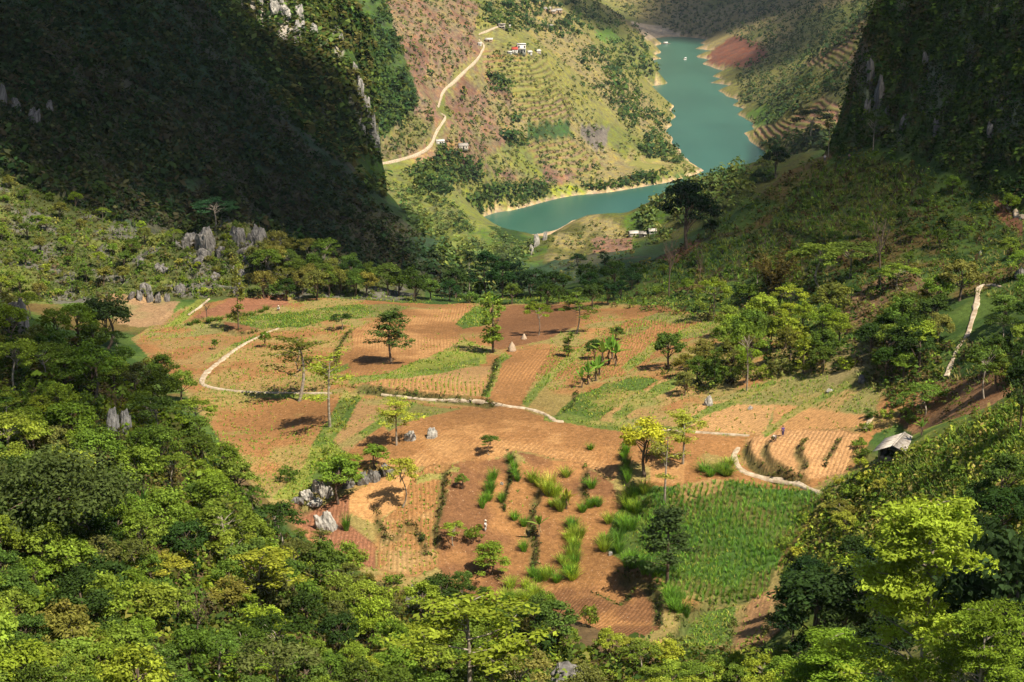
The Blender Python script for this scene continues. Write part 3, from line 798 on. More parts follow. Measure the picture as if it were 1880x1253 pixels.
# ------------------------------------------------------------------ plant materials
def leaf_material(name, by_object, trans=.38):
    m, nt, out = new_mat(name)
    if by_object:
        col = N(nt, 'ShaderNodeObjectInfo').outputs['Color']
    else:
        col = N(nt, 'ShaderNodeAttribute', attribute_name='leafcol').outputs['Color']
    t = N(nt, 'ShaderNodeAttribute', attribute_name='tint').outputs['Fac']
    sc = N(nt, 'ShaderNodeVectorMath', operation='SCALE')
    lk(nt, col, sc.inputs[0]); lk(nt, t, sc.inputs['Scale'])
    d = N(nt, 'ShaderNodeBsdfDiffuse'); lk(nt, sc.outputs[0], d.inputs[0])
    tr = N(nt, 'ShaderNodeBsdfTranslucent')
    warm = mixrgb(nt, 1.0, sc.outputs[0], (1.25 * trans * 2, 1.15 * trans * 2, .5 * trans * 2), 'MULTIPLY'); lk(nt, warm, tr.inputs[0])
    mx = N(nt, 'ShaderNodeAddShader')
    lk(nt, d.outputs[0], mx.inputs[0]); lk(nt, tr.outputs[0], mx.inputs[1])
    lk(nt, mx.outputs[0], out.inputs['Surface'])
    return m
MAT_LEAF = leaf_material('leaf', True)
MAT_LEAFS = leaf_material('leaf_mass', False, .3)

def plain_noise_mat(name, a, b, scale, rough=.9, bump=0.0, spec=.15):
    m, nt, out = new_mat(name)
    tc = N(nt, 'ShaderNodeTexCoord')
    nz = noise(nt, tc.outputs['Object'], scale, 4, .6)
    c = mixrgb(nt, ramp(nt, nz, [(.36, 0.0), (.64, 1.0)]), a, b)
    bb = None
    if bump:
        bn = N(nt, 'ShaderNodeBump', Strength=.8, Distance=bump); lk(nt, nz, bn.inputs['Height']); bb = bn.outputs[0]
    principled(nt, out, c, rough, spec, bb)
    return m
MAT_BARK_PALE = plain_noise_mat('bark_pale', (.17, .14, .105), (.40, .35, .28), 2.5)
MAT_BARK = plain_noise_mat('bark', (.085, .062, .045), (.17, .13, .095), 3.0)
MAT_STRAW = plain_noise_mat('straw', (.34, .25, .17), (.52, .41, .30), 6.0)
MAT_DRYLEAF = plain_noise_mat('dry_banana_leaf', (.20, .12, .06), (.34, .22, .11), 4.0)

# ------------------------------------------------------------------ plant geometry
class Geo:
    """quads collected with a per-vertex tint"""
    def __init__(s):
        s.co, s.f, s.t, s.n = [], [], [], 0
    def add(s, co, f, t=1.0):
        co = np.asarray(co, float).reshape(-1, 3); f = np.asarray(f, int).reshape(-1, 4)
        s.co.append(co); s.f.append(f + s.n)
        s.t.append(np.broadcast_to(np.asarray(t, float), (len(co),)).copy())
        s.n += len(co)
    def arrays(s):
        return np.concatenate(s.co), np.concatenate(s.f), np.concatenate(s.t)
    def mesh(s, name, mat):
        co, f, t = s.arrays()
        me = mesh_from(name, co, f, mat, link=False)
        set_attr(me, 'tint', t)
        return me

def unit(v):
    return v / (np.linalg.norm(v, axis=-1, keepdims=True) + 1e-9)

def cards(g, r, c, up, size, asp=.6, tint=None, droop=0.0):
    """leaf shaped quads at centres c, facing up (n,3)"""
    n = len(c)
    nrm = unit(up)
    a = r.normal(size=(n, 3)); a = unit(a - nrm * (a * nrm).sum(1)[:, None])
    if droop:
        a[:, 2] -= droop; a = unit(a)
    b = unit(np.cross(nrm, a))
    s = (size * r.uniform(.65, 1.3, n))[:, None]
    v = np.stack([c - a * s * .5, c - a * s * .05 + b * s * asp * .5, c + a * s * .55 - nrm * s * .12, c - a * s * .05 - b * s * asp * .5], 1).reshape(-1, 3)
    f = np.arange(4 * n).reshape(n, 4)
    g.add(v, f, np.repeat(tint if tint is not None else np.ones(n), 4))

def clump(g, r, cen, rad, n, size, tint=1.0, asp=.6, upb=.9, shell=.45, droop=0.0, tvar=.22):
    d = unit(r.normal(size=(n, 3)))
    rr = r.uniform(0, 1, n) ** shell
    p = d * rr[:, None]
    p[:, 2] = np.where(p[:, 2] < -.2, p[:, 2] * .5, p[:, 2])
    c = np.asarray(cen) + p * np.asarray(rad)
    up = d * .8 + r.normal(size=(n, 3)) * .55 + np.array([0, 0, upb])
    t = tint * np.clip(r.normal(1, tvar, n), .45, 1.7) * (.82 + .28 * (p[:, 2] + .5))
    cards(g, r, c, up, size, asp, t, droop)

def tube(g, pts, rad, k=6, t=1.0):
    pts = np.asarray(pts, float); n = len(pts)
    d = unit(np.gradient(pts, axis=0))
    ref = np.where(np.abs(d[:, 2:3]) > .9, np.array([[1., 0, 0]]), np.array([[0, 0, 1.]]))
    a = unit(np.cross(d, ref)); b = np.cross(d, a)
    th = np.arange(k) / k * 2 * np.pi
    v = pts[:, None, :] + np.asarray(rad, float)[:, None, None] * (a[:, None, :] * np.cos(th)[None, :, None] + b[:, None, :] * np.sin(th)[None, :, None])
    i = np.arange(n * k).reshape(n, k)
    j = np.roll(i, -1, 1)
    f = np.stack([i[:-1], j[:-1], j[1:], i[1:]], -1).reshape(-1, 4)
    g.add(v.reshape(-1, 3), f, t)

def limb(g, r, p0, p1, r0, r1, sag=.0, n=5, k=5, wob=.06):
    t = np.linspace(0, 1, n)[:, None]
    p = np.asarray(p0) * (1 - t) + np.asarray(p1) * t
    L = np.linalg.norm(np.asarray(p1) - np.asarray(p0))
    p = p + np.sin(t * np.pi) * r.normal(size=3) * wob * L + np.array([0, 0, sag]) * np.sin(t * np.pi)
    tube(g, p, np.linspace(r0, r1, n), k)
    return p

def make_tree(kind, seed):
    """returns trunk Geo, crown Geo (or None), nominal height and crown width"""
    r = np.random.default_rng(seed * 97 + sum(map(ord, kind)))
    T, C = Geo(), Geo()
    if kind in ('round', 'dense', 'dark'):
        H, R = {'round': (8.0, 2.9), 'dense': (9.0, 5.2), 'dark': (9.0, 3.2)}[kind]
        cz = H * .6
        limb(T, r, (0, 0, -.4), (r.normal(0, .2), r.normal(0, .2), H * .62), .24, .10, n=6, k=7)
        nc = {'round': 30, 'dense': 85, 'dark': 40}[kind]
        for i in range(nc):
            d = unit(r.normal(size=3)); d[2] = abs(d[2]) * 1.1 - .45
            q = r.uniform(.55, 1.0)
            p = np.array([d[0] * R * q, d[1] * R * q, cz + d[2] * H * .38 * q])
            if i < 12:
                limb(T, r, (0, 0, H * r.uniform(.22, .55)), p, .09, .025, .2)
            cr = R * r.uniform(.26, .42)
            clump(C, r, p, (cr, cr, cr * .7), {'round': 88, 'dense': 90, 'dark': 84}[kind], {'round': .38, 'dense': .32, 'dark': .38}[kind], r.uniform(.75, 1.25))
        W = 2 * R * 1.15
    elif kind in ('tier', 'sparse'):
        H = 11.0; R = 3.6
        top = np.array([r.normal(0, .3), r.normal(0, .3), H * .96])
        tr = limb(T, r, (0, 0, -.4), top, .20, .05, n=9, k=7, wob=.03)
        for i in range(15 if kind == 'tier' else 13):
            f = r.uniform(.42, .98)
            z = H * f
            a = r.uniform(0, 6.28)
            rad = R * (1.15 - .75 * max(0, (f - .55) / .45)) * r.uniform(.55, 1.05)
            p = np.array([math.cos(a) * rad, math.sin(a) * rad, z + rad * .12 + .3])
            limb(T, r, (0, 0, z - .35), p, .065, .018, .12)
            for q in np.linspace(.45, 1.05, 4):
                c = np.array([p[0] * q, p[1] * q, z - .2 + (p[2] - z + .3) * q]) + r.normal(size=3) * .25
                clump(C, r, c, (.95, .95, .30), 44 if kind == 'tier' else 28, .36, r.uniform(.75, 1.25), asp=.55, upb=1.5)
        clump(C, r, top, (1.1, 1.1, .5), 40 if kind == 'tier' else 18, .45, 1.1)
        W = 2 * R
    elif kind == 'umbrella':
        H = 7.0; R = 3.4
        limb(T, r, (0, 0, -.4), (r.normal(0, .3), r.normal(0, .2), H * .72), .17, .07, n=7, k=7, wob=.06)
        for i in range(24):
            a = r.uniform(0, 6.28); q = math.sqrt(r.uniform(0.03, 1))
            p = np.array([math.cos(a) * R * q, math.sin(a) * R * q, H * (.93 - .26 * q * q) + r.normal(0, .25)])
            if i < 12: limb(T, r, (0, 0, H * r.uniform(.5, .7)), p, .06, .018, .15)
            clump(C, r, p, (1.05, 1.05, .42), 78, .36, r.uniform(.75, 1.25), upb=1.4)
        W = 2 * R * 1.1
    elif kind == 'column':
        H = 9.0; R = 1.25
        limb(T, r, (0, 0, -.4), (0, 0, H * .8), .16, .06, n=6, k=7, wob=.015)
        for i in range(30):
            z = H * r.uniform(.16, .95); a = r.uniform(0, 6.28); q = R * r.uniform(.3, 1) * (1.1 - .5 * abs(z / H - .45))
            p = np.array([math.cos(a) * q, math.sin(a) * q, z])
            clump(C, r, p, (.75, .75, .6), 36, .42, r.uniform(.7, 1.3))
        W = 2 * R * 1.5
    elif kind == 'cone':
        H = 11.0; R = 3.7
        limb(T, r, (0, 0, -.4), (0, 0, H * .92), .20, .05, n=8, k=7, wob=.025)
        for i in range(62):
            f = r.uniform(0, 1) ** .8
            z = H * (.24 + .72 * f); a = r.uniform(0, 6.28)
            rad = R * (1.02 - .72 * f) * r.uniform(.35, 1.05)
            p = np.array([math.cos(a) * rad, math.sin(a) * rad, z + r.normal(0, .15)])
            if i % 2 == 0: limb(T, r, (0, 0, z - .4), p, .05, .015, .1)
            clump(C, r, p, (1.0, 1.0, .5), 62, .36, r.uniform(.7, 1.3), upb=1.2)
        W = 2 * R
    elif kind == 'bush':
        H = 2.6; R = 1.7
        for i in range(6):
            a = r.uniform(0, 6.28); limb(T, r, (0, 0, -.2), (math.cos(a) * R * .6, math.sin(a) * R * .6, H * .6), .05, .015, .1)
        for i in range(17):
            d = unit(r.normal(size=3)); q = r.uniform(.4, 1)
            p = np.array([d[0] * R * q, d[1] * R * q, H * (.48 + .36 * d[2] * q)])
            clump(C, r, p, (.62, .62, .46), 30, .36, r.uniform(.7, 1.3))
        W = 2 * R * 1.2
    elif kind == 'bare':
        H = 10.0
        top = np.array([.3, .1, H * .55])
        limb(T, r, (0, 0, -.4), top, .18, .09, n=6, k=7, wob=.02)
        for i in range(11):
            z = H * r.uniform(.3, .56); a = r.uniform(0, 6.28); L = r.uniform(1.5, 3.2)
            e = np.array([math.cos(a) * L * .7, math.sin(a) * L * .7, z + L * 1.25])
            p = limb(T, r, (top[0] * z / H, 0, z), e, .07, .03, 0, 6)
            for k in range(4):
                s0 = p[r.integers(2, 6)]
                e2 = s0 + np.array([r.normal(0, .7), r.normal(0, .7), r.uniform(.5, 1.4)])
                limb(T, r, s0, e2, .03, .012, 0, 4, 4)
        for i in range(10):
            a = r.uniform(0, 6.28)
            clump(C, r, (math.cos(a) * 1.8, math.sin(a) * 1.8, H * r.uniform(.6, .92)), (.6, .6, .4), 7, .3, 1.0)
        W = 5.0
    elif kind == 'bamboo':
        H = 7.0
        for i in range(26):
            a = r.uniform(0, 6.28); b = r.uniform(.1, .5); L = H * r.uniform(.65, 1.05); lean = r.uniform(.1, .55)
            t = np.linspace(0, 1, 7)
            dx = b + lean * L * t ** 2.2 * .75
            P = np.stack([np.cos(a) * dx, np.sin(a) * dx, -.2 + L * (t - .22 * lean * t ** 3)], 1)
            tube(T, P, np.linspace(.045, .012, 7), 4)
            for s in np.linspace(.35, 1.0, 8):
                c = np.array([np.interp(s, t, P[:, k]) for k in range(3)])
                clump(C, r, c, (.5, .5, .35), 9, .5, r.uniform(.75, 1.25), asp=.24, upb=.3, droop=.5)
        W = 7.0
    elif kind == 'big':
        H = 18.0; R = 5.6
        limb(T, r, (0, 0, -.6), (.4, .2, H * .9), .30, .06, n=12, k=8, wob=.015)
        for i in range(84):
            f = r.uniform(0, 1) ** .9
            z = H * (.2 + .76 * f); a = r.uniform(0, 6.28)
            rad = R * (1.0 - .62 * f ** 1.6) * r.uniform(.5, 1.05)
            p = np.array([math.cos(a) * rad, math.sin(a) * rad, z])
            limb(T, r, (.4 * z / H, .2 * z / H, z - rad * .35), p, .08, .02, .25, 6)
            ct = r.uniform(.75, 1.25)
            for k in range(5):
                c = p * np.array([1, 1, 0]) * r.uniform(.55, 1.12) + np.array([r.normal(0, .55), r.normal(0, .55), z + r.normal(0, .28)])
                clump(C, r, c, (1.0, 1.0, .36), 58, .36, ct * r.uniform(.85, 1.15), asp=.42, upb=1.3, droop=.25)
        W = 2 * R
    return T, C, H, W

# blade plants
def blade(g, r, base, yaw, L, w, lean, curl, seg=3, tint=1.0):
    t = np.linspace(0, 1, seg + 1)
    out = lean * t + curl * t ** 2
    up = np.sqrt(np.clip(1 - (lean + curl * t) ** 2 * .35, .05, 1)) * t - .25 * curl * t ** 3
    d = np.array([math.cos(yaw), math.sin(yaw)])
    c = np.stack([base[0] + d[0] * out * L, base[1] + d[1] * out * L, base[2] + up * L], 1)
    s = np.array([-d[1], d[0], 0])
    ww = w * np.array([.6] + list(np.interp(t[1:], [0, .4, 1], [1, 1, .12])))
    v = np.stack([c - s * ww[:, None] / 2, c + s * ww[:, None] / 2], 1).reshape(-1, 3)
    i = np.arange(seg) * 2
    f = np.stack([i, i + 1, i + 3, i + 2], 1)
    g.add(v, f, tint)

def make_grass(seed, H=1.9, R=.6, n=165):
    r = np.random.default_rng(seed)
    g = Geo()
    for i in range(n):
        a, q = r.uniform(0, 6.28), R * math.sqrt(r.uniform()) * .6
        b = (math.cos(a) * q, math.sin(a) * q, -.1)
        blade(g, r, b, a + r.normal(0, .6), H * r.uniform(.6, 1.1), .06, r.uniform(.05, .55), r.uniform(.05, .55), 3, np.clip(r.normal(1, .42), .35, 1.9))
    return g

def make_banana(seed):
    r = np.random.default_rng(seed)
    S, LV, DV = Geo(), [], []
    H = 2.0
    tube(S, [(0, 0, -.2), (.03, 0, H * .5), (0, .02, H)], [.17, .14, .09], 8)
    n = 9
    for i in range(n):
        yaw = i * 2.4 + r.normal(0, .3)
        tilt = r.uniform(.15, .75) if i > 1 else .05
        Ln = r.uniform(1.7, 2.3); wd = .55
        t = np.linspace(0, 1, 7)
        out = (tilt * t + .45 * tilt * t ** 2) * Ln
        up = (t * (1 - .35 * tilt) - .55 * tilt * t ** 2.4) * Ln
        d = np.array([math.cos(yaw), math.sin(yaw)])
        c = np.stack([d[0] * out, d[1] * out, H * .92 + up], 1)
        s = np.array([-d[1], d[0], 0])
        ww = wd * np.interp(t, [0, .12, .3, .7, 1], [.06, .3, 1, .9, .1])
        keel = np.array([0, 0, 1.]) * .12
        v = np.stack([c - s * ww[:, None] / 2 - keel * (ww / wd)[:, None], c, c + s * ww[:, None] / 2 - keel * (ww / wd)[:, None]], 1).reshape(-1, 3)
        k = np.arange(6) * 3
        f = np.concatenate([np.stack([k, k + 1, k + 4, k + 3], 1), np.stack([k + 1, k + 2, k + 5, k + 4], 1)])
        L = Geo(); L.add(v, f, np.clip(r.normal(1.05, .2), .6, 1.5)); LV.append(L)
    for i in range(5):
        yaw = r.uniform(0, 6.28)
        D = Geo(); DV.append(D)
        blade(D, r, (0, 0, H * .9), yaw, 1.5, .3, .25, .15, 4)
        D.co[-1][:, 2] = H * .9 - (D.co[-1][:, 2] - H * .9) * .9
    return S, LV, DV

# ------------------------------------------------------------------ prototypes (meshes shared by the copies)
TREE_BANK = {}
def proto(kind, v):
    key = (kind, v)
    if key not in TREE_BANK:
        T, C, H, W = make_tree(kind, v + 1)
        bark = MAT_BARK_PALE if kind in ('tier', 'sparse', 'umbrella', 'big') else MAT_BARK
        TREE_BANK[key] = (T.mesh(kind + '_trunk', bark), C.mesh(kind + '_crown', MAT_LEAF), H, W)
    return TREE_BANK[key]
NVAR = {'round': 4, 'dense': 2, 'dark': 3, 'tier': 3, 'sparse': 2, 'umbrella': 3, 'column': 2, 'cone': 2, 'bush': 4, 'bare': 2, 'bamboo': 2, 'big': 2}

C_DARK = (.030, .056, .012); C_MID = (.064, .104, .018); C_GRN = (.108, .160, .022); C_BRT = (.152, .205, .024); C_YEL = (.215, .24, .03); C_OLV = (.118, .122, .028); C_BLU = (.036, .080, .03); C_BRN = (.15, .11, .042); C_PALE = (.19, .205, .04)
CWORD = {C_DARK: 'dark green', C_MID: 'deep green', C_GRN: 'fresh green', C_BRT: 'bright green', C_YEL: 'yellowish', C_OLV: 'olive', C_PALE: 'pale green', C_BLU: 'bluish green'}
KWORD = {'round': 'round-crowned tree', 'umbrella': 'flat-topped tree', 'dark': 'dense tree', 'tier': 'tiered tree', 'bush': 'bushy shrub', 'column': 'narrow tree', 'dense': 'broad tree'}
REG = []              # members of groups, told apart at the end
placed = []           # (px, py, height in pixels) of everything planted, for spacing
NTREE = [0]

def put_tree(pos, kind, H, W, color, name, label, group=None, category='tree', yaw=None, var=None, bark=None, sink=.15):
    v = var if var is not None else random.randrange(NVAR[kind])
    tm, cm, h0, w0 = proto(kind, v % NVAR[kind])
    e = bpy.data.objects.new(name, None)
    COL.objects.link(e)
    e.empty_display_size = .5
    e.location = (pos[0], pos[1], pos[2] - sink)
    e.rotation_euler = (0, 0, random.uniform(0, 6.283) if yaw is None else yaw)
    sz = H / h0
    sx = (W / w0) if W else sz * random.uniform(.9, 1.1)
    e.scale = (sx, sx, sz)
    t = bpy.data.objects.new('stem' if kind in ('bush', 'bamboo') else 'trunk', tm)
    c = bpy.data.objects.new('foliage' if kind in ('bush', 'bamboo') else 'crown', cm)
    for o in (t, c):
        COL.objects.link(o); o.parent = e
    j = random.uniform(.85, 1.15)
    c.color = (color[0] * j * random.uniform(.9, 1.12), color[1] * j, color[2] * j * random.uniform(.85, 1.2), 1)
    tag(e, label, category, group)
    NTREE[0] += 1
    return e

def plant(px, py, hpx, kind, color, label, name='tree', wpx=None, group=None, category='tree', ymin=60., ymax=4200., var=None):
    p = ray_hit(px, py, ymin, ymax)
    dep = to_px(p)[2]
    placed.append((px, py, hpx))
    return put_tree(p, kind, 1.06 * hpx * dep / FPX, 1.25 * wpx * dep / FPX if wpx else None, color, name, label, group, category, var=var)

# trees one can tell apart -------------------------------------------------------------
T_ = plant
T_(548,737,118,'sparse',(.095,.115,.026),'tall pale-trunked tree with thin tiered crown beside the end of the bent footpath', 'tall_tree', 112, var=0)
T_(606,784,130,'sparse',C_YEL,'tall slim tree with sparse yellow leaves and long white trunk', 'tall_tree', 92, var=1)
T_(719,668,100,'cone',(.062,.092,.024),'lone full-crowned tree standing on the ploughed slope with dark shadow below', 'broadleaf_tree', 78, var=0)
T_(438,606,128,'column',C_OLV,'thin pole-like tree with small leaf tufts rising in front of the rocky knoll','slender_tree',26, var=1)
T_(380,586,40,'bare',C_OLV,'small white-trunked leafless tree on the red plot below the knoll','bare_tree',22)
T_(487,638,36,'round',C_GRN,'small bushy tree standing next to the curved footpath','small_tree',20)
T_(395,642,24,'round',C_MID,'tiny sapling alone in the upper left furrows','sapling',12)
T_(627,606,32,'umbrella',C_DARK,'small dark flat tree with shadow on the upper field','small_tree',36)
T_(905,648,110,'column',C_GRN,'narrow leafy column tree between two ploughed plots','column_tree',46, var=0)
T_(988,616,62,'umbrella',C_GRN,'small umbrella tree with pale trunk above the two haystacks','umbrella_tree',44)
T_(1058,612,74,'tier',C_MID,'dark tiered tree with pale trunk right of the haystack plot','tiered_tree',52)
T_(1043,655,46,'column',C_MID,'short dark bushy tree below the tiered tree in mid field','small_tree',26)
T_(1090,660,44,'round',C_DARK,'small dark tree at the upper end of the banana clump','small_tree',30)
T_(1132,625,30,'round',C_MID,'round bushy small tree above the banana clump','small_tree',26)
T_(1228,681,84,'round',C_MID,'round-crowned tree with dark trunk alone on the mid-right strip field','round_tree',54, var=1)
T_(1370,718,126,'umbrella',C_GRN,'slim tall tree with long thin pale trunk in front of the shrub belt','slender_tree',56, var=1)
T_(735,932,92,'umbrella',C_YEL,'yellow-green layered tree with bent trunk at the corner of the seedling plot','layered_tree',66, var=0)
T_(728,818,78,'tier',C_YEL,'thin yellow-green tree left of the two white rocks','thin_tree',64, var=2)
T_(690,862,54,'round',C_GRN,'dense bush-like tree behind the limestone rock strip','small_tree',44)
T_(622,924,100,'round',C_GRN,'bushy green tree shading the limestone rocks','bushy_tree',76, var=2)
T_(640,870,44,'round',C_GRN,'green leafy tree on the weedy strip above the limestone rocks','small_tree',54)
T_(530,884,34,'bush',C_MID,'low round shrub at the lower left edge of the fields','shrub',42,category='shrub')
T_(901,836,38,'umbrella',C_MID,'little umbrella sapling alone on the bare central field','sapling',38)
T_(900,1056,62,'cone',C_BRT,'low spreading bright tree on the brown lower terraces','spreading_tree',66, var=1)
T_(848,898,34,'round',C_GRN,'small two-tufted sapling with yellow shoots on the lower terraces','sapling',22)
T_(833,1002,46,'umbrella',C_BRT,'small yellow-green sapling left of the person in the white hat','sapling',44)
T_(868,996,42,'bush',C_GRN,'green shrub right beside the person in the white hat','shrub',34,category='shrub')
T_(1185,876,120,'round',(.25,.26,.028),'yellow-green many-stemmed tree at the centre of the lower fields','yellow_tree',84, var=0)
T_(1220,922,122,'sparse',C_PALE,'thin-crowned tree with white trunk at the top of the maize plot','white_trunk_tree',76, var=1)
T_(1253,852,94,'tier',(.22,.23,.035),'sparse yellowish tree at the left end of the small bare plot','sparse_tree',78, var=0)
T_(1224,1072,146,'cone',(.036,.064,.02),'large dark tree with pale trunk at the left edge of the maize','dark_tree',104, var=1)
T_(1490,268,70,'umbrella',(.03,.045,.016),'flat-topped tree with pale trunk silhouetted on the ridge by the lake','ridge_tree',60, var=2)
T_(1521,292,72,'sparse',C_DARK,'thin bare-looking tree next to the flat-topped ridge tree','ridge_tree',24)
T_(1603,276,70,'umbrella',C_DARK,'pale-stemmed tree at the foot of the dark cliff','cliff_foot_tree',46)
T_(1425,328,70,'dark',(.012,.03,.01),'dark rounded tree on the ridge above the lake bend','dark_tree',44)
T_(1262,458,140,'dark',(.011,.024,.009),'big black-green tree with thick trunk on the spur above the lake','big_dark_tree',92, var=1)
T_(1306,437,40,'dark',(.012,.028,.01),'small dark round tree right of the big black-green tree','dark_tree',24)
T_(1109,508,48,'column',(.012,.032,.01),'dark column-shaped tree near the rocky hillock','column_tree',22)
T_(1062,488,26,'dark',(.013,.032,.011),'little dark round tree on the flank of the rocky hillock','dark_tree',26)
T_(1614,526,146,'bare',C_OLV,'tall leafless tree with forked branches on the dark right slope','bare_tree',48, var=0)
T_(1510,530,84,'umbrella',C_GRN,'wide flat-crowned green tree with pale trunk on the right slope','flat_tree',100, var=0)
T_(1560,512,70,'umbrella',C_MID,'second wide layered tree beside the tall leafless tree','flat_tree',82, var=1)
T_(1420,542,84,'bamboo',(.085,.07,.022),'brownish feathery bamboo clump on the right slope','bamboo_clump',112,category='bamboo')
T_(1527,602,96,'round',(.075,.09,.022),'olive round tree on two thin stems in the middle of the right slope','olive_tree',72, var=3)
T_(1310,590,80,'umbrella',C_GRN,'tree with forked white trunk on the left of the banana grove','forked_tree',52)
T_(1390,530,52,'tier',C_MID,'thin-stemmed tree behind the bamboo on the right slope','thin_tree',34)
T_(1450,580,56,'umbrella',C_BRT,'bright green tree above the right end of the banana grove','bright_tree',52)
T_(1650,530,44,'umbrella',C_BRT,'bright flat shrub tree right of the leafless tree','bright_tree',62)
T_(1688,664,84,'round',C_BRT,'bright leafy tree in the thicket left of the pale path','leafy_tree',66, var=0)
T_(1808,732,100,'umbrella',C_MID,'dark flat-crowned tree with thin trunk over the brown bank near the hut','flat_tree',70, var=2)
T_(1690,768,64,'umbrella',C_GRN,'green tree just above the hut roof','leafy_tree',72)
T_(1845,595,62,'round',C_MID,'tree right of the pale path at the frame edge','path_tree',60)
T_(1228,545,130,'bare',(.05,.06,.02),'slim twiggy tree on the dark slope left of the crop terraces','bare_tree',34, var=1)
T_(1285,530,90,'bare',(.05,.06,.02),'thin leafless stem beside the twiggy tree','bare_tree',20, var=1)
T_(895,548,86,'cone',(.018,.045,.016),'tall dense conical tree at the rim of the basin','conical_tree',62, var=1)
T_(862,545,78,'tier',(.022,.042,.016),'dark layered tree left of the conical tree at the rim','rim_tree',40)
T_(946,546,66,'cone',(.02,.045,.018),'dark airy tree right of the conical tree at the rim','rim_tree',44, var=0)
T_(836,548,66,'round',(.026,.05,.016),'dark round tree at the left end of the rim thicket','rim_tree',46, var=1)
T_(922,549,80,'dark',(.02,.045,.015),'dense dark tree between the two airy trees at the rim','rim_tree',44, var=0)
T_(978,546,62,'dark',(.024,.05,.016),'dark tree at the rim above the haystack plot','rim_tree',50, var=2)
T_(1016,540,48,'round',(.03,.056,.017),'low round dark tree at the rim under the hillock','rim_tree',48, var=3)
T_(395,420,56,'umbrella',C_BLU,'broad bluish-green tree standing on top of the rocky knoll','knoll_tree',70, var=1)
T_(196,640,110,'dark',(.03,.055,.016),'tall dark-headed tree rising above the left wood','emergent_tree',86, var=2)
T_(366,1180,104,'bare',(.10,.09,.05),'dead grey tree with many upright branches in the left wood','dead_tree',52, var=0)
T_(110,1030,230,'dense',(.058,.082,.020),'huge broad dome-crowned tree in the left wood','dome_tree',262, var=0)
T_(485,1150,150,'tier',(.14,.17,.022),'yellow-flowered tree on dark stems in the left wood','yellow_tree',120, var=1)
T_(300,1085,70,'umbrella',(.20,.20,.028),'smaller yellow-leaved tree left of the dead grey tree','yellow_tree',80, var=1)
T_(170,740,130,'round',(.11,.17,.026),'bright yellow-green tree on the crest of the left wood','bright_tree',92, var=2)
T_(1690,1330,425,'big',(.15,.22,.022),'large bright tree with drooping leaf tiers in the lower right foreground','foreground_tree',268, var=0, ymin=100)
T_(1525,1330,170,'big',(.14,.21,.022),'smaller bright leafy tree at the bottom edge right of centre','foreground_tree',170, var=1, ymin=100)
T_(1790,1400,300,'big',(.11,.18,.022),'bright tree crown at the bottom edge below the big tiered tree','foreground_tree',170, var=1, ymin=90)
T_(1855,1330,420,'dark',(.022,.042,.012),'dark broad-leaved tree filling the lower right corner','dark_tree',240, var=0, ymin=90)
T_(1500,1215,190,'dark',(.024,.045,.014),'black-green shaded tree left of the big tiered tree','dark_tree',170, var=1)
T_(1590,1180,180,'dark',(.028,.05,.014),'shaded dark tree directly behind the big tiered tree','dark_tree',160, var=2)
T_(1545,960,40,'umbrella',C_OLV,'small olive umbrella tree on the grassy right slope','umbrella_tree',60)
T_(1872,800,160,'dark',(.02,.04,.013),'tall dark tree at the right frame edge above the grassy slope','edge_tree',60, var=1)
T_(860,1340,250,'tier',(.17,.23,.026),'bright lime-green tree at the bottom centre edge','lime_tree',190, var=0, ymin=100)
T_(760,1260,80,'umbrella',(.17,.23,.026),'lime-green low tree beside the bottom centre tree','lime_tree',110, var=0)
T_(775,1140,86,'round',C_BRT,'green tree in front of the grey rock spire','spire_tree',64)
T_(1080,1150,50,'bush',C_GRN,'shrub on the brown plot at the bottom centre','shrub',38,category='shrub')

# woods: trees of one kind that cannot be told apart ------------------------------------
def scatter(poly, spacing, kinds, hm, colors, name, label, group, category='tree', ymin=60., ymax=4200., limit=999, seed=1, jitter=1.0, wscale=None):
    r = random.Random(seed)
    P = np.array(poly, float)
    x0, y0 = P.min(0); x1, y1 = P.max(0)
    got = []
    rr = np.random.default_rng(seed)
    cx, cy = rr.uniform(x0, x1, 9000), rr.uniform(y0, y1, 9000)
    mm = in_poly(cx, cy, poly)
    acc = np.zeros((0, 2))
    def hides_path(px, py):
        m_ = (np.abs(KEEP[:, 0] - px) < KEEP[:, 2]) & (KEEP[:, 1] < py + 6) & (KEEP[:, 1] > py - KEEP[:, 3])
        return m_.any()
    for px, py in zip(cx[mm], cy[mm]):
        if len(got) >= limit: break
        if len(acc) and (((acc[:, 0] - px) ** 2 + ((acc[:, 1] - py) * 1.5) ** 2) < spacing ** 2).any():
            continue
        acc = np.vstack([acc, [px, py]])
        if hides_path(px, py): continue
        p = ray_hit(px, py)
        if not (ymin <= p[1] <= ymax):
            got.append((px, py)); continue
        got.append((px, py))
        k = r.choices([q[0] for q in kinds], [q[1] for q in kinds])[0]
        H = r.uniform(*hm)
        if k == 'bush': H *= .5
        W = None
        if wscale: W = H * wscale * r.uniform(.85, 1.15)
        random.seed(len(got) * 31 + seed)
        cc = r.choice(colors)
        pl = label
        if isinstance(label, list):
            pl = min(label, key=lambda L: (L[0] - px) ** 2 + (L[1] - py) ** 2)[2]
        cw = CWORD.get(cc) or ('brownish olive' if cc[0] > cc[1] * .85 else ('very dark green' if cc[1] < .06 else 'mid green'))
        kw = KWORD[k] if not (category == 'shrub' and k != 'bush') else 'rounded shrub'
        e = put_tree(p, k, H, W, cc, name, '%s %s %s' % (cw, kw, pl), group, 'shrub' if k == 'bush' else category)
        REG.append((e, px, py))

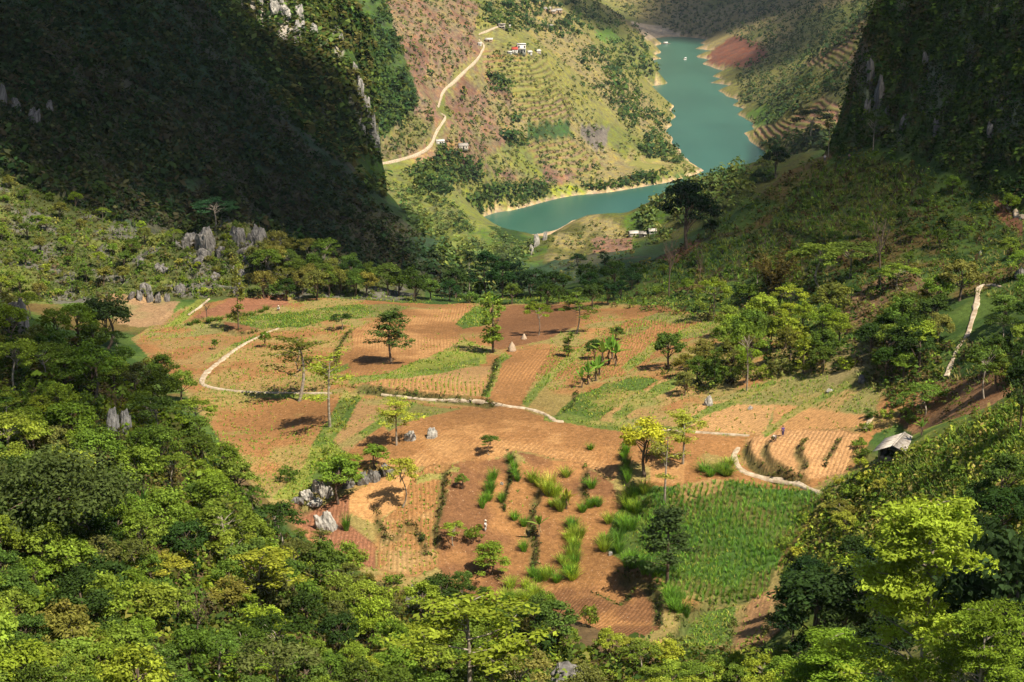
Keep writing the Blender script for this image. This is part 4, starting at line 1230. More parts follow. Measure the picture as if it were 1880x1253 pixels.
# open sight lines: footpaths and the hut are not overgrown (pixel, half width, how far below a plant may stand)
KEEP = []
for line, hw, dn in [([(1838,528),(1812,524),(1797,532),(1794,552),(1790,572),(1783,594),(1777,614)], 30, 80), ([(1757,644),(1750,660),(1744,676),(1736,696)], 28, 80), ([(1625,800),(1650,795),(1690,795)], 26, 60), ([(1302,740),(1376,750),(1522,718),(1582,700)], 16, 50), ([(213,740),(213,770),(213,800)], 34, 80), ([(765,1060),(765,1090),(762,1110)], 30, 60), ([(1040,1225),(1040,1250)], 70, 70), ([(366,1080),(366,1120),(366,1160)], 34, 60), ([(447,960),(447,980)], 20, 50)]:
    for a, b in smooth_line(line, 6): KEEP.append((a, b, hw, dn))
KEEP = np.array(KEEP)
WOODMARK = [(110,930,'in the wood near the huge dome tree'),(215,760,'in the wood near the white pillars'),(366,1130,'in the wood near the dead tree'),(485,1080,'in the wood near the yellow-flowered tree'),(60,1200,'in the lower left corner wood'),(60,620,'on the wood crest at far left'),(330,780,'on the wood edge beside the furrows'),
 (560,1130,'in the wood below the limestone heap'),(740,1110,'in the wood near the rock spire'),(860,1240,'near the lime-green bottom tree'),(620,1240,'at the bottom edge left of centre'),(440,950,'in the wood near the grey boulder'),(250,1200,'in the wood left of dead tree'),(1010,1230,'near the big bottom boulder'),(190,640,'on the wood crest near emergent tree'),(40,760,'in the wood at left edge')]
LEFTWOOD = [(-40,575),(60,588),(140,612),(200,632),(270,678),(326,728),(362,784),(402,846),(450,912),(505,972),(568,1030),(645,1075),(760,1100),(850,1120),(960,1150),(1060,1200),(1110,1290),(1080,1330),(-40,1330)]
scatter(LEFTWOOD, 42, [('round', 6), ('umbrella', 2), ('dark', 2.5), ('tier', .8), ('bush', 2)], (4.0, 7.6), [C_MID, C_GRN, C_OLV, C_BRT, C_MID, C_GRN, C_MID, (.085,.095,.026), C_DARK, C_GRN, C_GRN, C_BRT], 'wood_tree', WOODMARK, 'trees of the wood on the left foreground slope', seed=3)
scatter([(1080,1200),(1200,1220),(1330,1250),(1440,1230),(1480,1330),(1060,1330)], 38, [('round', 3), ('umbrella', 3), ('bush', 1)], (3.2, 5.0), [C_BRT, C_GRN, C_BRT, C_YEL], 'low_tree', 'at the bottom edge below the bean plots', 'low trees along the bottom edge below the bean plots', seed=5)
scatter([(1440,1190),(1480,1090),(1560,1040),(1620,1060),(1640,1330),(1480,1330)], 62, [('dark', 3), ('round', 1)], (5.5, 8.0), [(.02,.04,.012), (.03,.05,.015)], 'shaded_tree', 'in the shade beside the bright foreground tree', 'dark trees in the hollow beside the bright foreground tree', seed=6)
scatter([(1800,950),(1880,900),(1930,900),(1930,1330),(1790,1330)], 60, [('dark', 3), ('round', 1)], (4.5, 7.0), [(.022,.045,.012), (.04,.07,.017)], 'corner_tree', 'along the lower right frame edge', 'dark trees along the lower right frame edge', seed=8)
scatter([(470,500),(520,470),(600,490),(700,528),(760,545),(700,552),(560,552),(480,552)], 23, [('round', 4), ('umbrella', 2), ('dark', 2)], (5.5, 8.6), [C_MID, C_OLV, C_DARK, C_OLV], 'knoll_wood_tree', 'at the right end of the rocky knoll', 'trees of the belt on the right end of the knoll', ymin=390, ymax=480, seed=9)
scatter([(0,330),(120,370),(240,420),(330,450),(240,520),(120,545),(0,560)], 34, [('round', 4), ('bush', 3), ('umbrella', 1)], (3.0, 5.2), [C_GRN, C_OLV, C_MID, C_BRT], 'hillside_tree', 'on the hillside left of the rocky knoll', 'trees on the lit hillside left of the knoll', ymin=380, ymax=540, seed=10)
scatter([(330,470),(380,430),(460,440),(500,470),(450,540),(330,545),(240,545)], 32, [('bush', 4), ('round', 2)], (2.6, 4.2), [C_GRN, C_OLV, (.2,.19,.035), C_BRT], 'knoll_shrub', 'among the grey rocks of the knoll', 'shrubs among the rocks of the knoll', 'shrub', ymin=390, ymax=480, seed=11)
scatter([(740,552),(840,545),(960,540),(1090,520),(1180,520),(1120,570),(1000,572),(930,560),(830,562)], 24, [('round', 3), ('dark', 2), ('bush', 2)], (3.6, 7.0), [C_DARK, C_MID, (.02,.045,.014)], 'rim_thicket_tree', 'along the far rim of the fields', 'trees of the thicket along the far rim of the fields', ymin=380, ymax=480, seed=12)
BELT = [(1230,735),(1250,700),(1290,660),(1330,640),(1330,600),(1420,590),(1480,600),(1560,640),(1560,680),(1490,690),(1420,690),(1320,720)]
scatter(BELT, 28, [('round', 4), ('bush', 3), ('column', 1), ('dark', 1)], (4.4, 8.0), [C_GRN, C_MID, C_BRT, C_MID, C_OLV], 'belt_tree', 'in the belt across the right fields', 'trees of the shrub belt crossing the right of the fields', ymin=290, ymax=400, seed=13)
scatter([(1590,660),(1640,590),(1700,560),(1770,540),(1775,600),(1740,650),(1700,700),(1620,700)], 32, [('round', 4), ('dark', 2), ('bush', 1)], (5.0, 8.2), [C_MID, C_GRN, C_DARK, C_OLV], 'thicket_tree', 'in the thicket left of the upper pale path', 'trees of the thicket left of the right-hand path', ymin=280, ymax=400, seed=14)
scatter([(1790,640),(1800,545),(1880,500),(1910,640),(1890,720),(1800,720)], 40, [('round', 3), ('umbrella', 2), ('dark', 1)], (4.0, 6.5), [C_MID, C_GRN, C_DARK], 'path_side_tree', 'right of the upper pale path', 'trees right of the right-hand path', ymin=240, ymax=400, seed=15)
scatter([(1180,500),(1320,460),(1500,470),(1600,420),(1700,330),(1880,400),(1880,480),(1700,500),(1560,560),(1340,580),(1200,560)], 52, [('round', 3), ('bush', 3), ('dark', 1), ('umbrella', 1)], (3.0, 5.2), [C_DARK, C_MID, C_GRN], 'slope_tree', 'on the shaded right slope', 'trees scattered over the shaded right slope', ymin=300, ymax=470, seed=16)
scatter([(1600,760),(1650,740),(1680,790),(1640,800),(1610,840),(1560,870),(1580,800)], 26, [('bush', 4), ('round', 1)], (2.6, 4.0), [C_GRN, C_BRT, C_MID], 'hut_shrub', 'around the corrugated hut', 'shrubs around the hut', 'shrub', ymin=250, ymax=310, seed=17)
scatter([(1520,890),(1600,870),(1640,950),(1560,1030),(1450,1060),(1440,1000),(1500,960)], 34, [('bush', 5), ('round', 1)], (2.6, 4.4), [C_OLV, C_YEL, C_PALE, C_GRN], 'slope_shrub', 'on the slope right of the maize', 'shrubs on the grassy slope right of the maize', 'shrub', seed=18)
scatter([(640,1070),(720,1060),(830,1080),(900,1110),(1000,1130),(1050,1200),(900,1160),(760,1130)], 36, [('round', 3), ('bush', 3)], (2.8, 4.6), [C_MID, C_GRN, C_OLV], 'edge_shrub', 'on the lower edge of the brown terraces', 'shrubs along the lower edge of the brown terraces', 'shrub', seed=19)



# tall grass clumps on the terraces -------------------------------------------------------
GRASS_MESH = [make_grass(40 + i).mesh('grass_blades', MAT_LEAF) for i in range(3)]
def grass_clump(px, py, hpx, wpx, color, label, group=None):
    p = ray_hit(px, py)
    dep = to_px(p)[2]
    o = bpy.data.objects.new('grass_clump', random.choice(GRASS_MESH))
    COL.objects.link(o)
    o.location = (p[0], p[1], p[2] - .05)
    s = wpx * dep / FPX / 2.6
    o.scale = (s, s, hpx * dep / FPX / 2.8)
    o.rotation_euler = (0, 0, random.uniform(0, 6.28))
    j = random.uniform(.85, 1.2)
    o.color = (color[0] * j, color[1] * j, color[2], 1)
    tag(o, label, 'grass clump', group)
    if group: REG.append((o, px, py))
G1 = (.085, .175, .024); G2 = (.175, .24, .034); G3 = (.29, .28, .075)
random.seed(77)
for px, py, h, w, lab in [(872,910,34,28,'lone green grass clump right of the long grass row on the brown terraces'),
                      (862+0,948,0,0,None)]:
    if lab: grass_clump(922, 922, 36, 30, G1, lab)
grass_clump(945, 955, 34, 28, G1, 'left one of two touching grass clumps below the terrace bank')
grass_clump(962, 966, 36, 30, G1, 'right one of two touching grass clumps below the terrace bank')
grass_clump(962, 1012, 40, 30, G1, 'single dark green grass clump below the dry banana plant')
grass_clump(1084, 826, 24, 22, G1, 'small grass tuft high on the central ploughed field')
grass_clump(1086, 896, 38, 36, G1, 'grass clump on a bank right of the central grass row')
grass_clump(1040, 876, 36, 34, G2, 'yellowish grass clump right of the tall central grass row')
grass_clump(1012, 930, 26, 20, G2, 'small grass clump on the narrow terrace strip')
grass_clump(636, 974, 60, 28, G1, 'tall grass clump beside the fluted limestone rock')
grass_clump(1250, 905, 0.1, 0.1, G1, None) if False else None
def grass_row(pts, n, h, w, cols, label, group, spread=5):
    L = smooth_line(pts, 3)
    for k in range(n):
        q = L[int((k + .5) / n * (len(L) - 1))]
        grass_clump(q[0] + random.gauss(0, spread), q[1] + random.gauss(0, spread * .7), h * random.uniform(.8, 1.2), w * random.uniform(.8, 1.2), random.choice(cols), label, group)
grass_row([(905,880),(897,905),(884,940)], 7, 36, 26, [G1], 'green grass clump in the slanting row on the left brown terrace', 'grass clumps of the slanting row', 3)
grass_row([(938,845),(944,865),(946,890)], 4, 30, 24, [G1], 'green grass clump on the short bank at the head of the terraces', 'grass clumps on the short bank', 3)
grass_row([(978,885),(1000,900),(1024,915),(1044,940)], 11, 46, 34, [G2, G3, G2], 'tall yellowish grass clump in the central bank row', 'grass clumps of the central bank row', 6)
grass_row([(1068,940),(1095,930),(1112,935)], 5, 28, 28, [G1], 'green grass clump on the bank above the grassy gully', 'grass clumps above the gully', 4)
grass_row([(1060,960),(1058,1000),(1048,1040),(1062,1070)], 16, 40, 34, [G1, G2, G2], 'grass clump in the bright grassy gully between the terraces', 'grass clumps in the gully', 9)
grass_row([(1150,830),(1146,860),(1152,890)], 6, 34, 26, [G1], 'grass clump on the bank left of the many-stemmed yellow tree', 'grass clumps left of the yellow tree', 3)
grass_row([(1180,905),(1160,940),(1140,985),(1115,1010)], 18, 44, 36, [G1, G1, G2], 'bright grass clump in the broad strip left of the maize', 'grass clumps of the strip left of the maize', 12)
grass_row([(1150,1030),(1180,1040),(1200,1060)], 7, 40, 38, [G1], 'grass clump beside the trunk of the large dark tree', 'grass clumps beside the large dark tree', 8)
grass_row([(1300,870),(1330,868),(1340,850)], 7, 36, 40, [G1, G2], 'grass clump on the bank left of the small white path', 'grass clumps left of the small white path', 6)
grass_row([(965,1060),(1000,1055),(1020,1060),(940,1080)], 8, 34, 36, [G1, G2], 'grass clump at the foot of the gully', 'grass clumps at the foot of the gully', 8)
grass_row([(920,1110),(960,1105),(985,1095)], 6, 40, 40, [G2], 'bright grass clump below the brown terraces', 'grass clumps below the brown terraces', 8)
grass_row([(1220,1130),(1240,1100),(1250,1150)], 6, 44, 40, [G1], 'grass clump between the brown plot and the bean plots', 'grass clumps by the bean plots', 8)
grass_row([(346,600),(376,590),(420,584),(500,570)], 11, 15, 20, [C_MID], 'dark low clump in the hedge line below the red plot', 'clumps of the hedge line below the red plot', 2)

# banana plants ---------------------------------------------------------------------------
BAN = []
for i in range(3):
    S, L, D = make_banana(60 + i)
    BAN.append((S.mesh('banana_stem', MAT_BARK), [g.mesh('banana_leaf', MAT_LEAF) for g in L], [g.mesh('dry_leaf', MAT_DRYLEAF) for g in D]))
def banana(px, py, hpx, label, group=None, color=(.10, .18, .028)):
    p = ray_hit(px, py)
    dep = to_px(p)[2]
    e = bpy.data.objects.new('banana_plant', None); COL.objects.link(e)
    e.location = (p[0], p[1], p[2] - .1)
    s = hpx * dep / FPX / 3.7
    e.scale = (s, s, s); e.rotation_euler = (0, 0, random.uniform(0, 6.28))
    S, L, D = random.choice(BAN)
    for nm, me in [('stem', S)] + [('leaf', g) for g in L] + [('dry_leaf', g) for g in D]:
        o = bpy.data.objects.new(nm, me); COL.objects.link(o); o.parent = e
        o.color = (*[c * random.uniform(.85, 1.2) for c in color], 1)
    tag(e, label, 'banana plant', group)
    if group: REG.append((e, px, py))
banana(902, 578, 46, 'banana plant with upright leaves at the top of the column tree')
banana(915, 590, 30, 'small banana plant at the foot of the upright banana')
for q in [(1068,712,40),(1080,706,44),(1094,700,46),(1100,690,40)]:
    banana(*q, 'banana plant in the lower clump of the mid-field row', 'banana plants of the lower clump')
for q in [(1106,672,50),(1118,668,52),(1130,672,48),(1124,660,46)]:
    banana(*q, 'banana plant in the upper clump of the mid-field row', 'banana plants of the upper clump')
for q in [(1376,596,44),(1390,602,46),(1404,598,50),(1420,594,46),(1412,586,44),(1436,590,40),(1366,616,44)]:
    banana(*q, 'banana plant in the grove on the lit edge of the right slope', 'banana plants of the grove on the right slope', (.14, .20, .035))
banana(990, 985, 46, 'half-dry banana plant on the bank among the grass clumps')
banana(1040, 935, 40, 'yellowing banana plant at the lower end of the tall grass row', color=(.2, .2, .03))
banana(266, 960, 70, 'banana plant in the left wood right of the huge dome tree', color=(.09, .16, .03))
banana(1692, 800, 34, 'single banana plant right above the hut roof')

# ------------------------------------------------------------------ massed vegetation nobody could count
def ray_hits(px, py, ns=900, ymin=60.0):
    px = np.asarray(px, float); py = np.asarray(py, float)
    a = (px - W0 / 2) / FPX; b = -(py - H0 / 2) / FPX
    dy = CP_ + b * SP; dzz = (-SP + b * CP_) / dy; u = a / dy
    Y = np.exp(np.linspace(math.log(ymin), math.log(4250), ns))
    out = np.zeros((len(px), 3))
    for s in range(0, len(px), 1500):
        e = slice(s, s + 1500)
        zr = CAM_Z + dzz[e, None] * Y[None, :]
        zt = height((u[e, None] * Y[None, :]).ravel(), np.broadcast_to(Y, zr.shape).ravel()).reshape(zr.shape)
        below = zr < zt
        k = np.clip(np.argmax(below, 1), 1, ns - 1)
        i = np.arange(len(k))
        d0 = zr[i, k - 1] - zt[i, k - 1]; d1 = zr[i, k] - zt[i, k]
        t = np.clip(d0 / (d0 - d1 + 1e-9), 0, 1)
        y = Y[k - 1] + (Y[k] - Y[k - 1]) * t
        x = u[e] * y
        out[e, 0] = x; out[e, 1] = y; out[e, 2] = height(x, y)
    return out

def shrub_proto(seed, n, size, flat=.75, asp=.7):
    r = np.random.default_rng(seed)
    g = Geo()
    d = unit(r.normal(size=(n, 3))); d[:, 2] = np.abs(d[:, 2])
    c = d * (r.uniform(.25, 1, n) ** .6)[:, None] * np.array([1, 1, flat * 2]) + np.array([0, 0, .1])
    c[:, :2] *= (1.0 + .25 * np.sin(np.arctan2(d[:, 1], d[:, 0]) * 3 + seed))[:, None]
    up = d + r.normal(size=(n, 3)) * .5 + np.array([0, 0, .5])
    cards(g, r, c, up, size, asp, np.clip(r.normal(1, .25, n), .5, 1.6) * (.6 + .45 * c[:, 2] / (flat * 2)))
    return g.arrays()

def blade_proto(seed, n, H=1.0, w=.12, lean=.5):
    r = np.random.default_rng(seed)
    g = Geo()
    for i in range(n):
        a = r.uniform(0, 6.28)
        blade(g, r, (r.normal(0, .08), r.normal(0, .08), -.05), a, H * r.uniform(.6, 1.1), w, r.uniform(.05, lean), r.uniform(.1, .6), 2, np.clip(r.normal(1, .2), .5, 1.5))
    return g.arrays()

def mass(name, P, sx, sz, colors, protos, seed=1):
    r = np.random.default_rng(seed)
    P = np.asarray(P); n = len(P)
    if n == 0: return
    which = r.integers(0, len(protos), n)
    yaw = r.uniform(0, 6.283, n)
    cos, fs, ts, cs, base = [], [], [], [], 0
    for k, (co, f, t) in enumerate(protos):
        ii = np.where(which == k)[0]
        if len(ii) == 0: continue
        c, s = np.cos(yaw[ii])[:, None], np.sin(yaw[ii])[:, None]
        x = (co[None, :, 0] * c - co[None, :, 1] * s) * sx[ii][:, None] + P[ii][:, 0:1]
        y = (co[None, :, 0] * s + co[None, :, 1] * c) * sx[ii][:, None] + P[ii][:, 1:2]
        z = co[None, :, 2] * sz[ii][:, None] + P[ii][:, 2:3]
        cos.append(np.stack([x, y, z], -1).reshape(-1, 3))
        fs.append((f[None] + (np.arange(len(ii)) * len(co))[:, None, None]).reshape(-1, 4) + base)
        ts.append(np.tile(t, len(ii)))
        cs.append(np.repeat(colors[ii], len(co), 0))
        base += len(ii) * len(co)
    o = mesh_from(name, np.concatenate(cos), np.concatenate(fs), MAT_LEAFS)
    set_attr(o.data, 'tint', np.concatenate(ts))
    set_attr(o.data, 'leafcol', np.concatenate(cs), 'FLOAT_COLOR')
    return o

def pick_pixels(poly, spacing, seed, clus=0.0):
    """jittered pixel grid inside a polygon; clus > 0 thins it out in noisy patches"""
    r = np.random.default_rng(seed)
    P = np.array(poly, float)
    (x0, y0), (x1, y1) = P.min(0), P.max(0)
    gx, gy = np.meshgrid(np.arange(x0, x1, spacing), np.arange(y0, y1, spacing * .62))
    px = gx.ravel() + r.uniform(-.6, .6, gx.size) * spacing
    py = gy.ravel() + r.uniform(-.6, .6, gx.size) * spacing * .62
    m = in_poly(px, py, poly)
    if clus:
        m &= fbm(px / (spacing * 5), py / (spacing * 3.5), 3, seed) > clus
    return px[m], py[m]

def palette(cols, n, seed, jit=.22):
    r = np.random.default_rng(seed)
    c = np.array(cols)[r.integers(0, len(cols), n)]
    return c * r.uniform(1 - jit, 1 + jit, (n, 1)) * r.uniform(.9, 1.1, (n, 3))

def shrubs(name, label, polys, spacing, size, cols, yr, n=22, seed=1, clus=0.0, tall=(.8, 1.3), card=.62, category='undergrowth', soil_ok=True):
    PXs, PYs = [], []
    for k, poly in enumerate(polys):
        a, b = pick_pixels(poly, spacing, seed + k, clus)
        PXs.append(a); PYs.append(b)
    PXs, PYs = np.concatenate(PXs), np.concatenate(PYs)
    pk = np.array(PATH_PX)
    near = np.zeros(len(PXs), bool)
    for a, b in pk:
        near |= (np.abs(PXs - a) < 9) & (PYs > b - 4) & (PYs < b + 22)
    PXs, PYs = PXs[~near], PYs[~near]
    P = ray_hits(PXs, PYs)
    m = (P[:, 1] > yr[0]) & (P[:, 1] < yr[1]) & (P[:, 2] > 21.5)
    P = P[m]
    r = np.random.default_rng(seed)
    sx = r.uniform(size[0], size[1], len(P)) * np.where(r.uniform(size=len(P)) < .12, 1.5, 1.0)
    sz = sx * r.uniform(*tall, len(P))
    P[:, 2] -= .12 * sz
    o = mass(name, P, sx, sz, palette(cols, len(P), seed), [shrub_proto(seed * 7 + q, n, card) for q in range(4)], seed)
    tag(o, label, category, None, 'stuff')
    return o

shrubs('undergrowth', 'low leafy undergrowth filling the left foreground wood', [LEFTWOOD, [(1040,1200),(1440,1200),(1480,1330),(1040,1330)]], 17, (.8, 1.5), [C_MID, C_GRN, C_OLV, (.09,.075,.03), C_BRT, C_DARK], (90, 290), 34, 21, 0, (.8, 1.3), .42)
shrubs('undergrowth', 'weeds and scrub on the lower field edges', [[(620,1050),(700,1075),(850,1100),(1000,1130),(1060,1200),(900,1180),(700,1110)], [(500,930),(560,900),(600,800),(640,730),(665,730),(640,780),(620,820),(650,850),(600,900),(560,935)], [(1420,1000),(1500,910),(1540,900),(1500,980),(1440,1060)]], 13, (.35, .75), [C_GRN, C_BRT, C_OLV, C_YEL], (200, 340), 22, 22, .4, (.8, 1.3), .5)
shrubs('undergrowth', 'tangled shrubs and weeds on the grassy right foreground slope', [[(1500,940),(1560,880),(1640,840),(1700,815),(1780,780),(1900,715),(1900,1000),(1800,1000),(1700,960),(1600,1000),(1500,1060),(1440,1060)]], 9, (.45, .95), [(.13,.215,.032), (.22,.25,.038), (.24,.21,.065), C_BRT, C_GRN], (150, 285), 20, 23, .22, (.8, 1.5), .5)
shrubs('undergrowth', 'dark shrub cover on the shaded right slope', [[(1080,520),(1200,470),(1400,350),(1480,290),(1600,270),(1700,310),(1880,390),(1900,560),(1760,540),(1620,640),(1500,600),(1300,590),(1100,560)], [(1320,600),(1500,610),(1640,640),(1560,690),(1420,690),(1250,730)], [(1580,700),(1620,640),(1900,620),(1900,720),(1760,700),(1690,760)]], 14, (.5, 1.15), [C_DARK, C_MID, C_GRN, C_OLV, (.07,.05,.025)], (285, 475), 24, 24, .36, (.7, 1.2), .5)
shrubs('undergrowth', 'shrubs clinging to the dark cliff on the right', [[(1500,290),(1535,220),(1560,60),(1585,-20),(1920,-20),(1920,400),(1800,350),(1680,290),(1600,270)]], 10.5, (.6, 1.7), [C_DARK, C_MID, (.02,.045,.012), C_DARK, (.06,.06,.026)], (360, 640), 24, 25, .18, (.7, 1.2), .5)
shrubs('undergrowth', 'scrub between the rocks of the lit knoll', [[(0,330),(110,365),(300,430),(420,405),(520,430),(640,480),(740,535),(700,548),(420,548),(250,548),(0,560)]], 11, (.4, .95), [C_OLV, C_GRN, (.16,.17,.042), C_MID, (.10,.085,.04), C_GRN, C_MID], (385, 540), 24, 26, .16, (.7, 1.2), .55)
shrubs('mountain_scrub', 'dark scrub covering the shaded left mountain', [[(-40,-20),(400,-20),(450,110),(540,250),(650,335),(860,520),(840,545),(700,540),(600,490),(520,445),(430,440),(330,425),(190,400),(100,360),(-40,310)]], 9.5, (.9, 2.3), [(.030,.05,.018), (.05,.06,.024), (.022,.045,.016), (.058,.056,.03), (.042,.07,.02)], (440, 900), 13, 27, .2, (.6, 1.1), .72)  # leaf tones darkened and cooled to carry the mountain's shade
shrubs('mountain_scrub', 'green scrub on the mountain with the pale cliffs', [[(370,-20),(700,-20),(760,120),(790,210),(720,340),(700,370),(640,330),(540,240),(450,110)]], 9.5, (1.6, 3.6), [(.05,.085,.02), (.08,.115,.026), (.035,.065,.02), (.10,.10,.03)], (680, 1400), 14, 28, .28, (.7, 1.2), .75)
shrubs('bank_scrub', 'scattered scrub on the brown bank below the right-hand path', [[(1640,775),(1720,700),(1870,680),(1880,735),(1760,785)]], 13, (.3, .8), [C_OLV, C_MID, (.10,.075,.035), C_GRN], (230, 320), 16, 34, .42, (.7, 1.2), .55)
HOLC = [(.10,.145,.045), (.075,.12,.04), (.15,.18,.05), (.06,.10,.036), (.13,.165,.045)]  # leaf tones lightened to paint distance haze into the hollow
shrubs('hollow_trees', 'trees and scrub in the hollow between the fields and the lake', [[(700,330),(760,340),(880,400),(940,440),(985,440),(960,500),(980,530),(850,545)], [(1165,400),(1205,368),(1240,346),(1300,318),(1420,280),(1420,330),(1300,420),(1200,450),(1180,425)]], 9.5, (1.8, 3.8), HOLC, (500, 1500), 26, 29, .33, (.8, 1.3), .5, 'trees')
shrubs('hillock_scrub', 'low scrub on the brown hillock near the lake', [[(960,500),(1000,440),(1080,408),(1165,430),(1180,470),(1100,525),(980,530)]], 12, (.7, 1.9), [(.10,.12,.035), (.075,.10,.03), (.14,.14,.045), (.05,.08,.026)], (600, 1100), 18, 33, .45, (.7, 1.1), .55)
HILLW = [
 [(650,-15),(700,-15),(738,95),(768,190),(745,215),(712,245),(690,262),(670,240)],
 [(1010,-15),(1150,-15),(1190,55),(1100,45),(1050,20)],
 [(860,20),(930,0),(1010,0),(1090,30),(1180,60),(1215,130),(1180,145),(1120,130),(1040,80),(1000,60),(930,60)],
 [(1060,100),(1180,150),(1240,210),(1230,245),(1290,312),(1180,290),(1150,230),(1080,160)],
 [(870,390),(890,350),(960,340),(1010,340),(1000,370),(950,385)],
 [(1060,345),(1140,330),(1220,312),(1290,312),(1215,336),(1100,353)],
 [(890,130),(940,150),(950,220),(970,270),(930,270),(910,200)],
 [(800,260),(880,300),(960,330),(880,380),(780,360),(740,310)],
]
shrubs('hillside_trees', 'dense tree cover on the far hillside above the lake', HILLW, 8.5, (2.4, 4.6), [(.045,.085,.026), (.06,.105,.028), (.035,.07,.026), (.09,.13,.03)], (1380, 3000), 14, 30, .38, (.8, 1.3), .72, 'trees')
shrubs('hillside_trees', 'scattered bushes over the far hillside and scree', [[(700,0),(1000,0),(1100,60),(1200,150),(1280,310),(1060,350),(900,390),(740,330),(700,280),(760,200),(740,100)]], 8.5, (.7, 2.3), [(.06,.095,.026), (.05,.085,.03), (.10,.12,.034), (.15,.16,.045)], (1380, 3000), 11, 31, .38, (.7, 1.3), .75, 'bushes')
shrubs('hillside_trees', 'woodland on the mountains closing the valley', [[(1120,0),(1600,-20),(1600,60),(1480,120),(1400,100),(1330,60),(1280,75),(1200,45),(1130,20)], [(1290,70),(1300,150),(1345,200),(1380,240),(1420,190),(1480,150),(1560,110),(1600,100),(1580,200),(1520,170),(1420,230),(1360,210),(1300,130)], [(1380,270),(1470,240),(1560,235),(1560,260),(1470,290),(1420,290)], [(1350,120),(1420,100),(1500,130),(1480,170),(1420,200),(1360,190)]], 8.5, (2.6, 5.0), [(.04,.07,.028), (.055,.085,.03), (.07,.09,.035), (.045,.075,.026)], (1380, 3900), 12, 32, .2, (.7, 1.2), .75, 'trees')

# crops --------------------------------------------------------------------------------------
_r = np.random.default_rng(55)
_area = np.zeros_like(XX)
_area[:-1, :-1] = (XX[:-1, 1:] - XX[:-1, :-1]) * (YY[1:, :-1] - YY[:-1, :-1])
_pr = (_area * CROP * 1.5 * smooth(.25, .6, m2) * ZM).ravel()
_nc = int(min(_pr.sum(), 46000))
_ci = _r.choice(len(_pr), _nc, p=_pr / _pr.sum())
_cx = XX.ravel()[_ci] + _r.uniform(0, 1, _nc) * .00102 * YY.ravel()[_ci]
_cy = YY.ravel()[_ci] + _r.uniform(0, 1, _nc) * .5
_P = np.stack([_cx, _cy, height(_cx, _cy)], 1)
# pull the seedlings onto the crests of their rows
_gx, _gy = NRX.ravel()[_ci], NRY.ravel()[_ci]
_has = ROWA.ravel()[_ci] > 0
def samp(A, x, y):
    fu = np.clip((x / y - U0) / (U1 - U0) * (NU - 1), 0, NU - 1.001); fv = np.clip(np.interp(np.log(y), vs, np.arange(NV)), 0, NV - 1.001)
    iu = fu.astype(int); iv = fv.astype(int); a = fu - iu; b = fv - iv
    return (A[iv, iu] * (1 - a) + A[iv, iu + 1] * a) * (1 - b) + (A[iv + 1, iu] * (1 - a) + A[iv + 1, iu + 1] * a) * b
_rc = samp(ROWC, _cx, _cy)
_sh = (np.round(_rc - .25) + .25 - _rc) * NRS.ravel()[_ci]
_P[:, 0] += np.where(_has, _gx * _sh, 0); _P[:, 1] += np.where(_has, _gy * _sh, 0)
_P[:, 2] = height(_P[:, 0], _P[:, 1])
_s = _r.uniform(.26, .5, _nc)
o = mass('crop_seedlings', _P, _s, _s * 1.1, palette([(.12,.20,.03), (.165,.225,.035), (.09,.165,.024), (.21,.225,.045)], _nc, 56), [blade_proto(300 + q, 3, 1.0, .36, .7) for q in range(4)], 57)
tag(o, 'green seedlings standing in rows on the ploughed plots', 'crops', None, 'stuff')

MAIZE_POLY = [(1185,905),(1262,892),(1350,882),(1500,908),(1508,932),(1460,985),(1425,1040),(1400,1100),(1300,1112),(1232,1095),(1172,1045),(1178,945)]
_a, _b = pick_pixels(MAIZE_POLY, 7.0, 61)
_P = ray_hits(_a, _b)
_P = _P[(_P[:, 1] > 225)]
_d = (ray_hit(1310, 900) - ray_hit(1280, 1060))[:2]; _d /= np.hypot(*_d); _nn = np.array([-_d[1], _d[0]])
_q = _P[:, :2] @ _nn; _P[:, :2] += ((np.round(_q / .8) * .8 - _q) * .85)[:, None] * _nn
_P[:, 2] = height(_P[:, 0], _P[:, 1])
_s = _r.uniform(.62, .95, len(_P)) * (.75 + .5 * fbm(_P[:, 0] / 6, _P[:, 1] / 6, 2, 9))
o = mass('maize_plants', _P, _s, _s * 1.15, palette([(.078,.168,.026), (.105,.20,.03), (.065,.145,.026), (.14,.21,.036)], len(_P), 62), [blade_proto(320 + q, 9, 1.0, .11, .55) for q in range(4)], 63)
tag(o, 'maize plants standing in rows on the lower right plot', 'maize', None, 'stuff')
_pp = []
for poly in ([(1410,420),(1470,335),(1560,290),(1690,315),(1650,420),(1560,440),(1480,435)], [(1600,890),(1700,825),(1890,735),(1890,900),(1760,950),(1640,940)], [(1150,520),(1300,450),(1400,425),(1540,475),(1480,515),(1300,520)]):
    _pp.append(np.stack(pick_pixels(poly, 8.5, 64), 1))
_pp = np.concatenate(_pp)
_P = ray_hits(_pp[:, 0], _pp[:, 1]); _P = _P[(_P[:, 1] > 200) & (_P[:, 1] < 475)]
_s = _r.uniform(.8, 1.4, len(_P))
o = mass('maize_plants', _P, _s, _s, palette([(.09,.165,.028), (.125,.19,.034), (.07,.135,.024), (.17,.2,.045)], len(_P), 65), [blade_proto(340 + q, 8, 1.0, .13, .6) for q in range(4)], 66)
tag(o, 'maize plants scattered over the slopes on the right', 'maize', None, 'stuff')

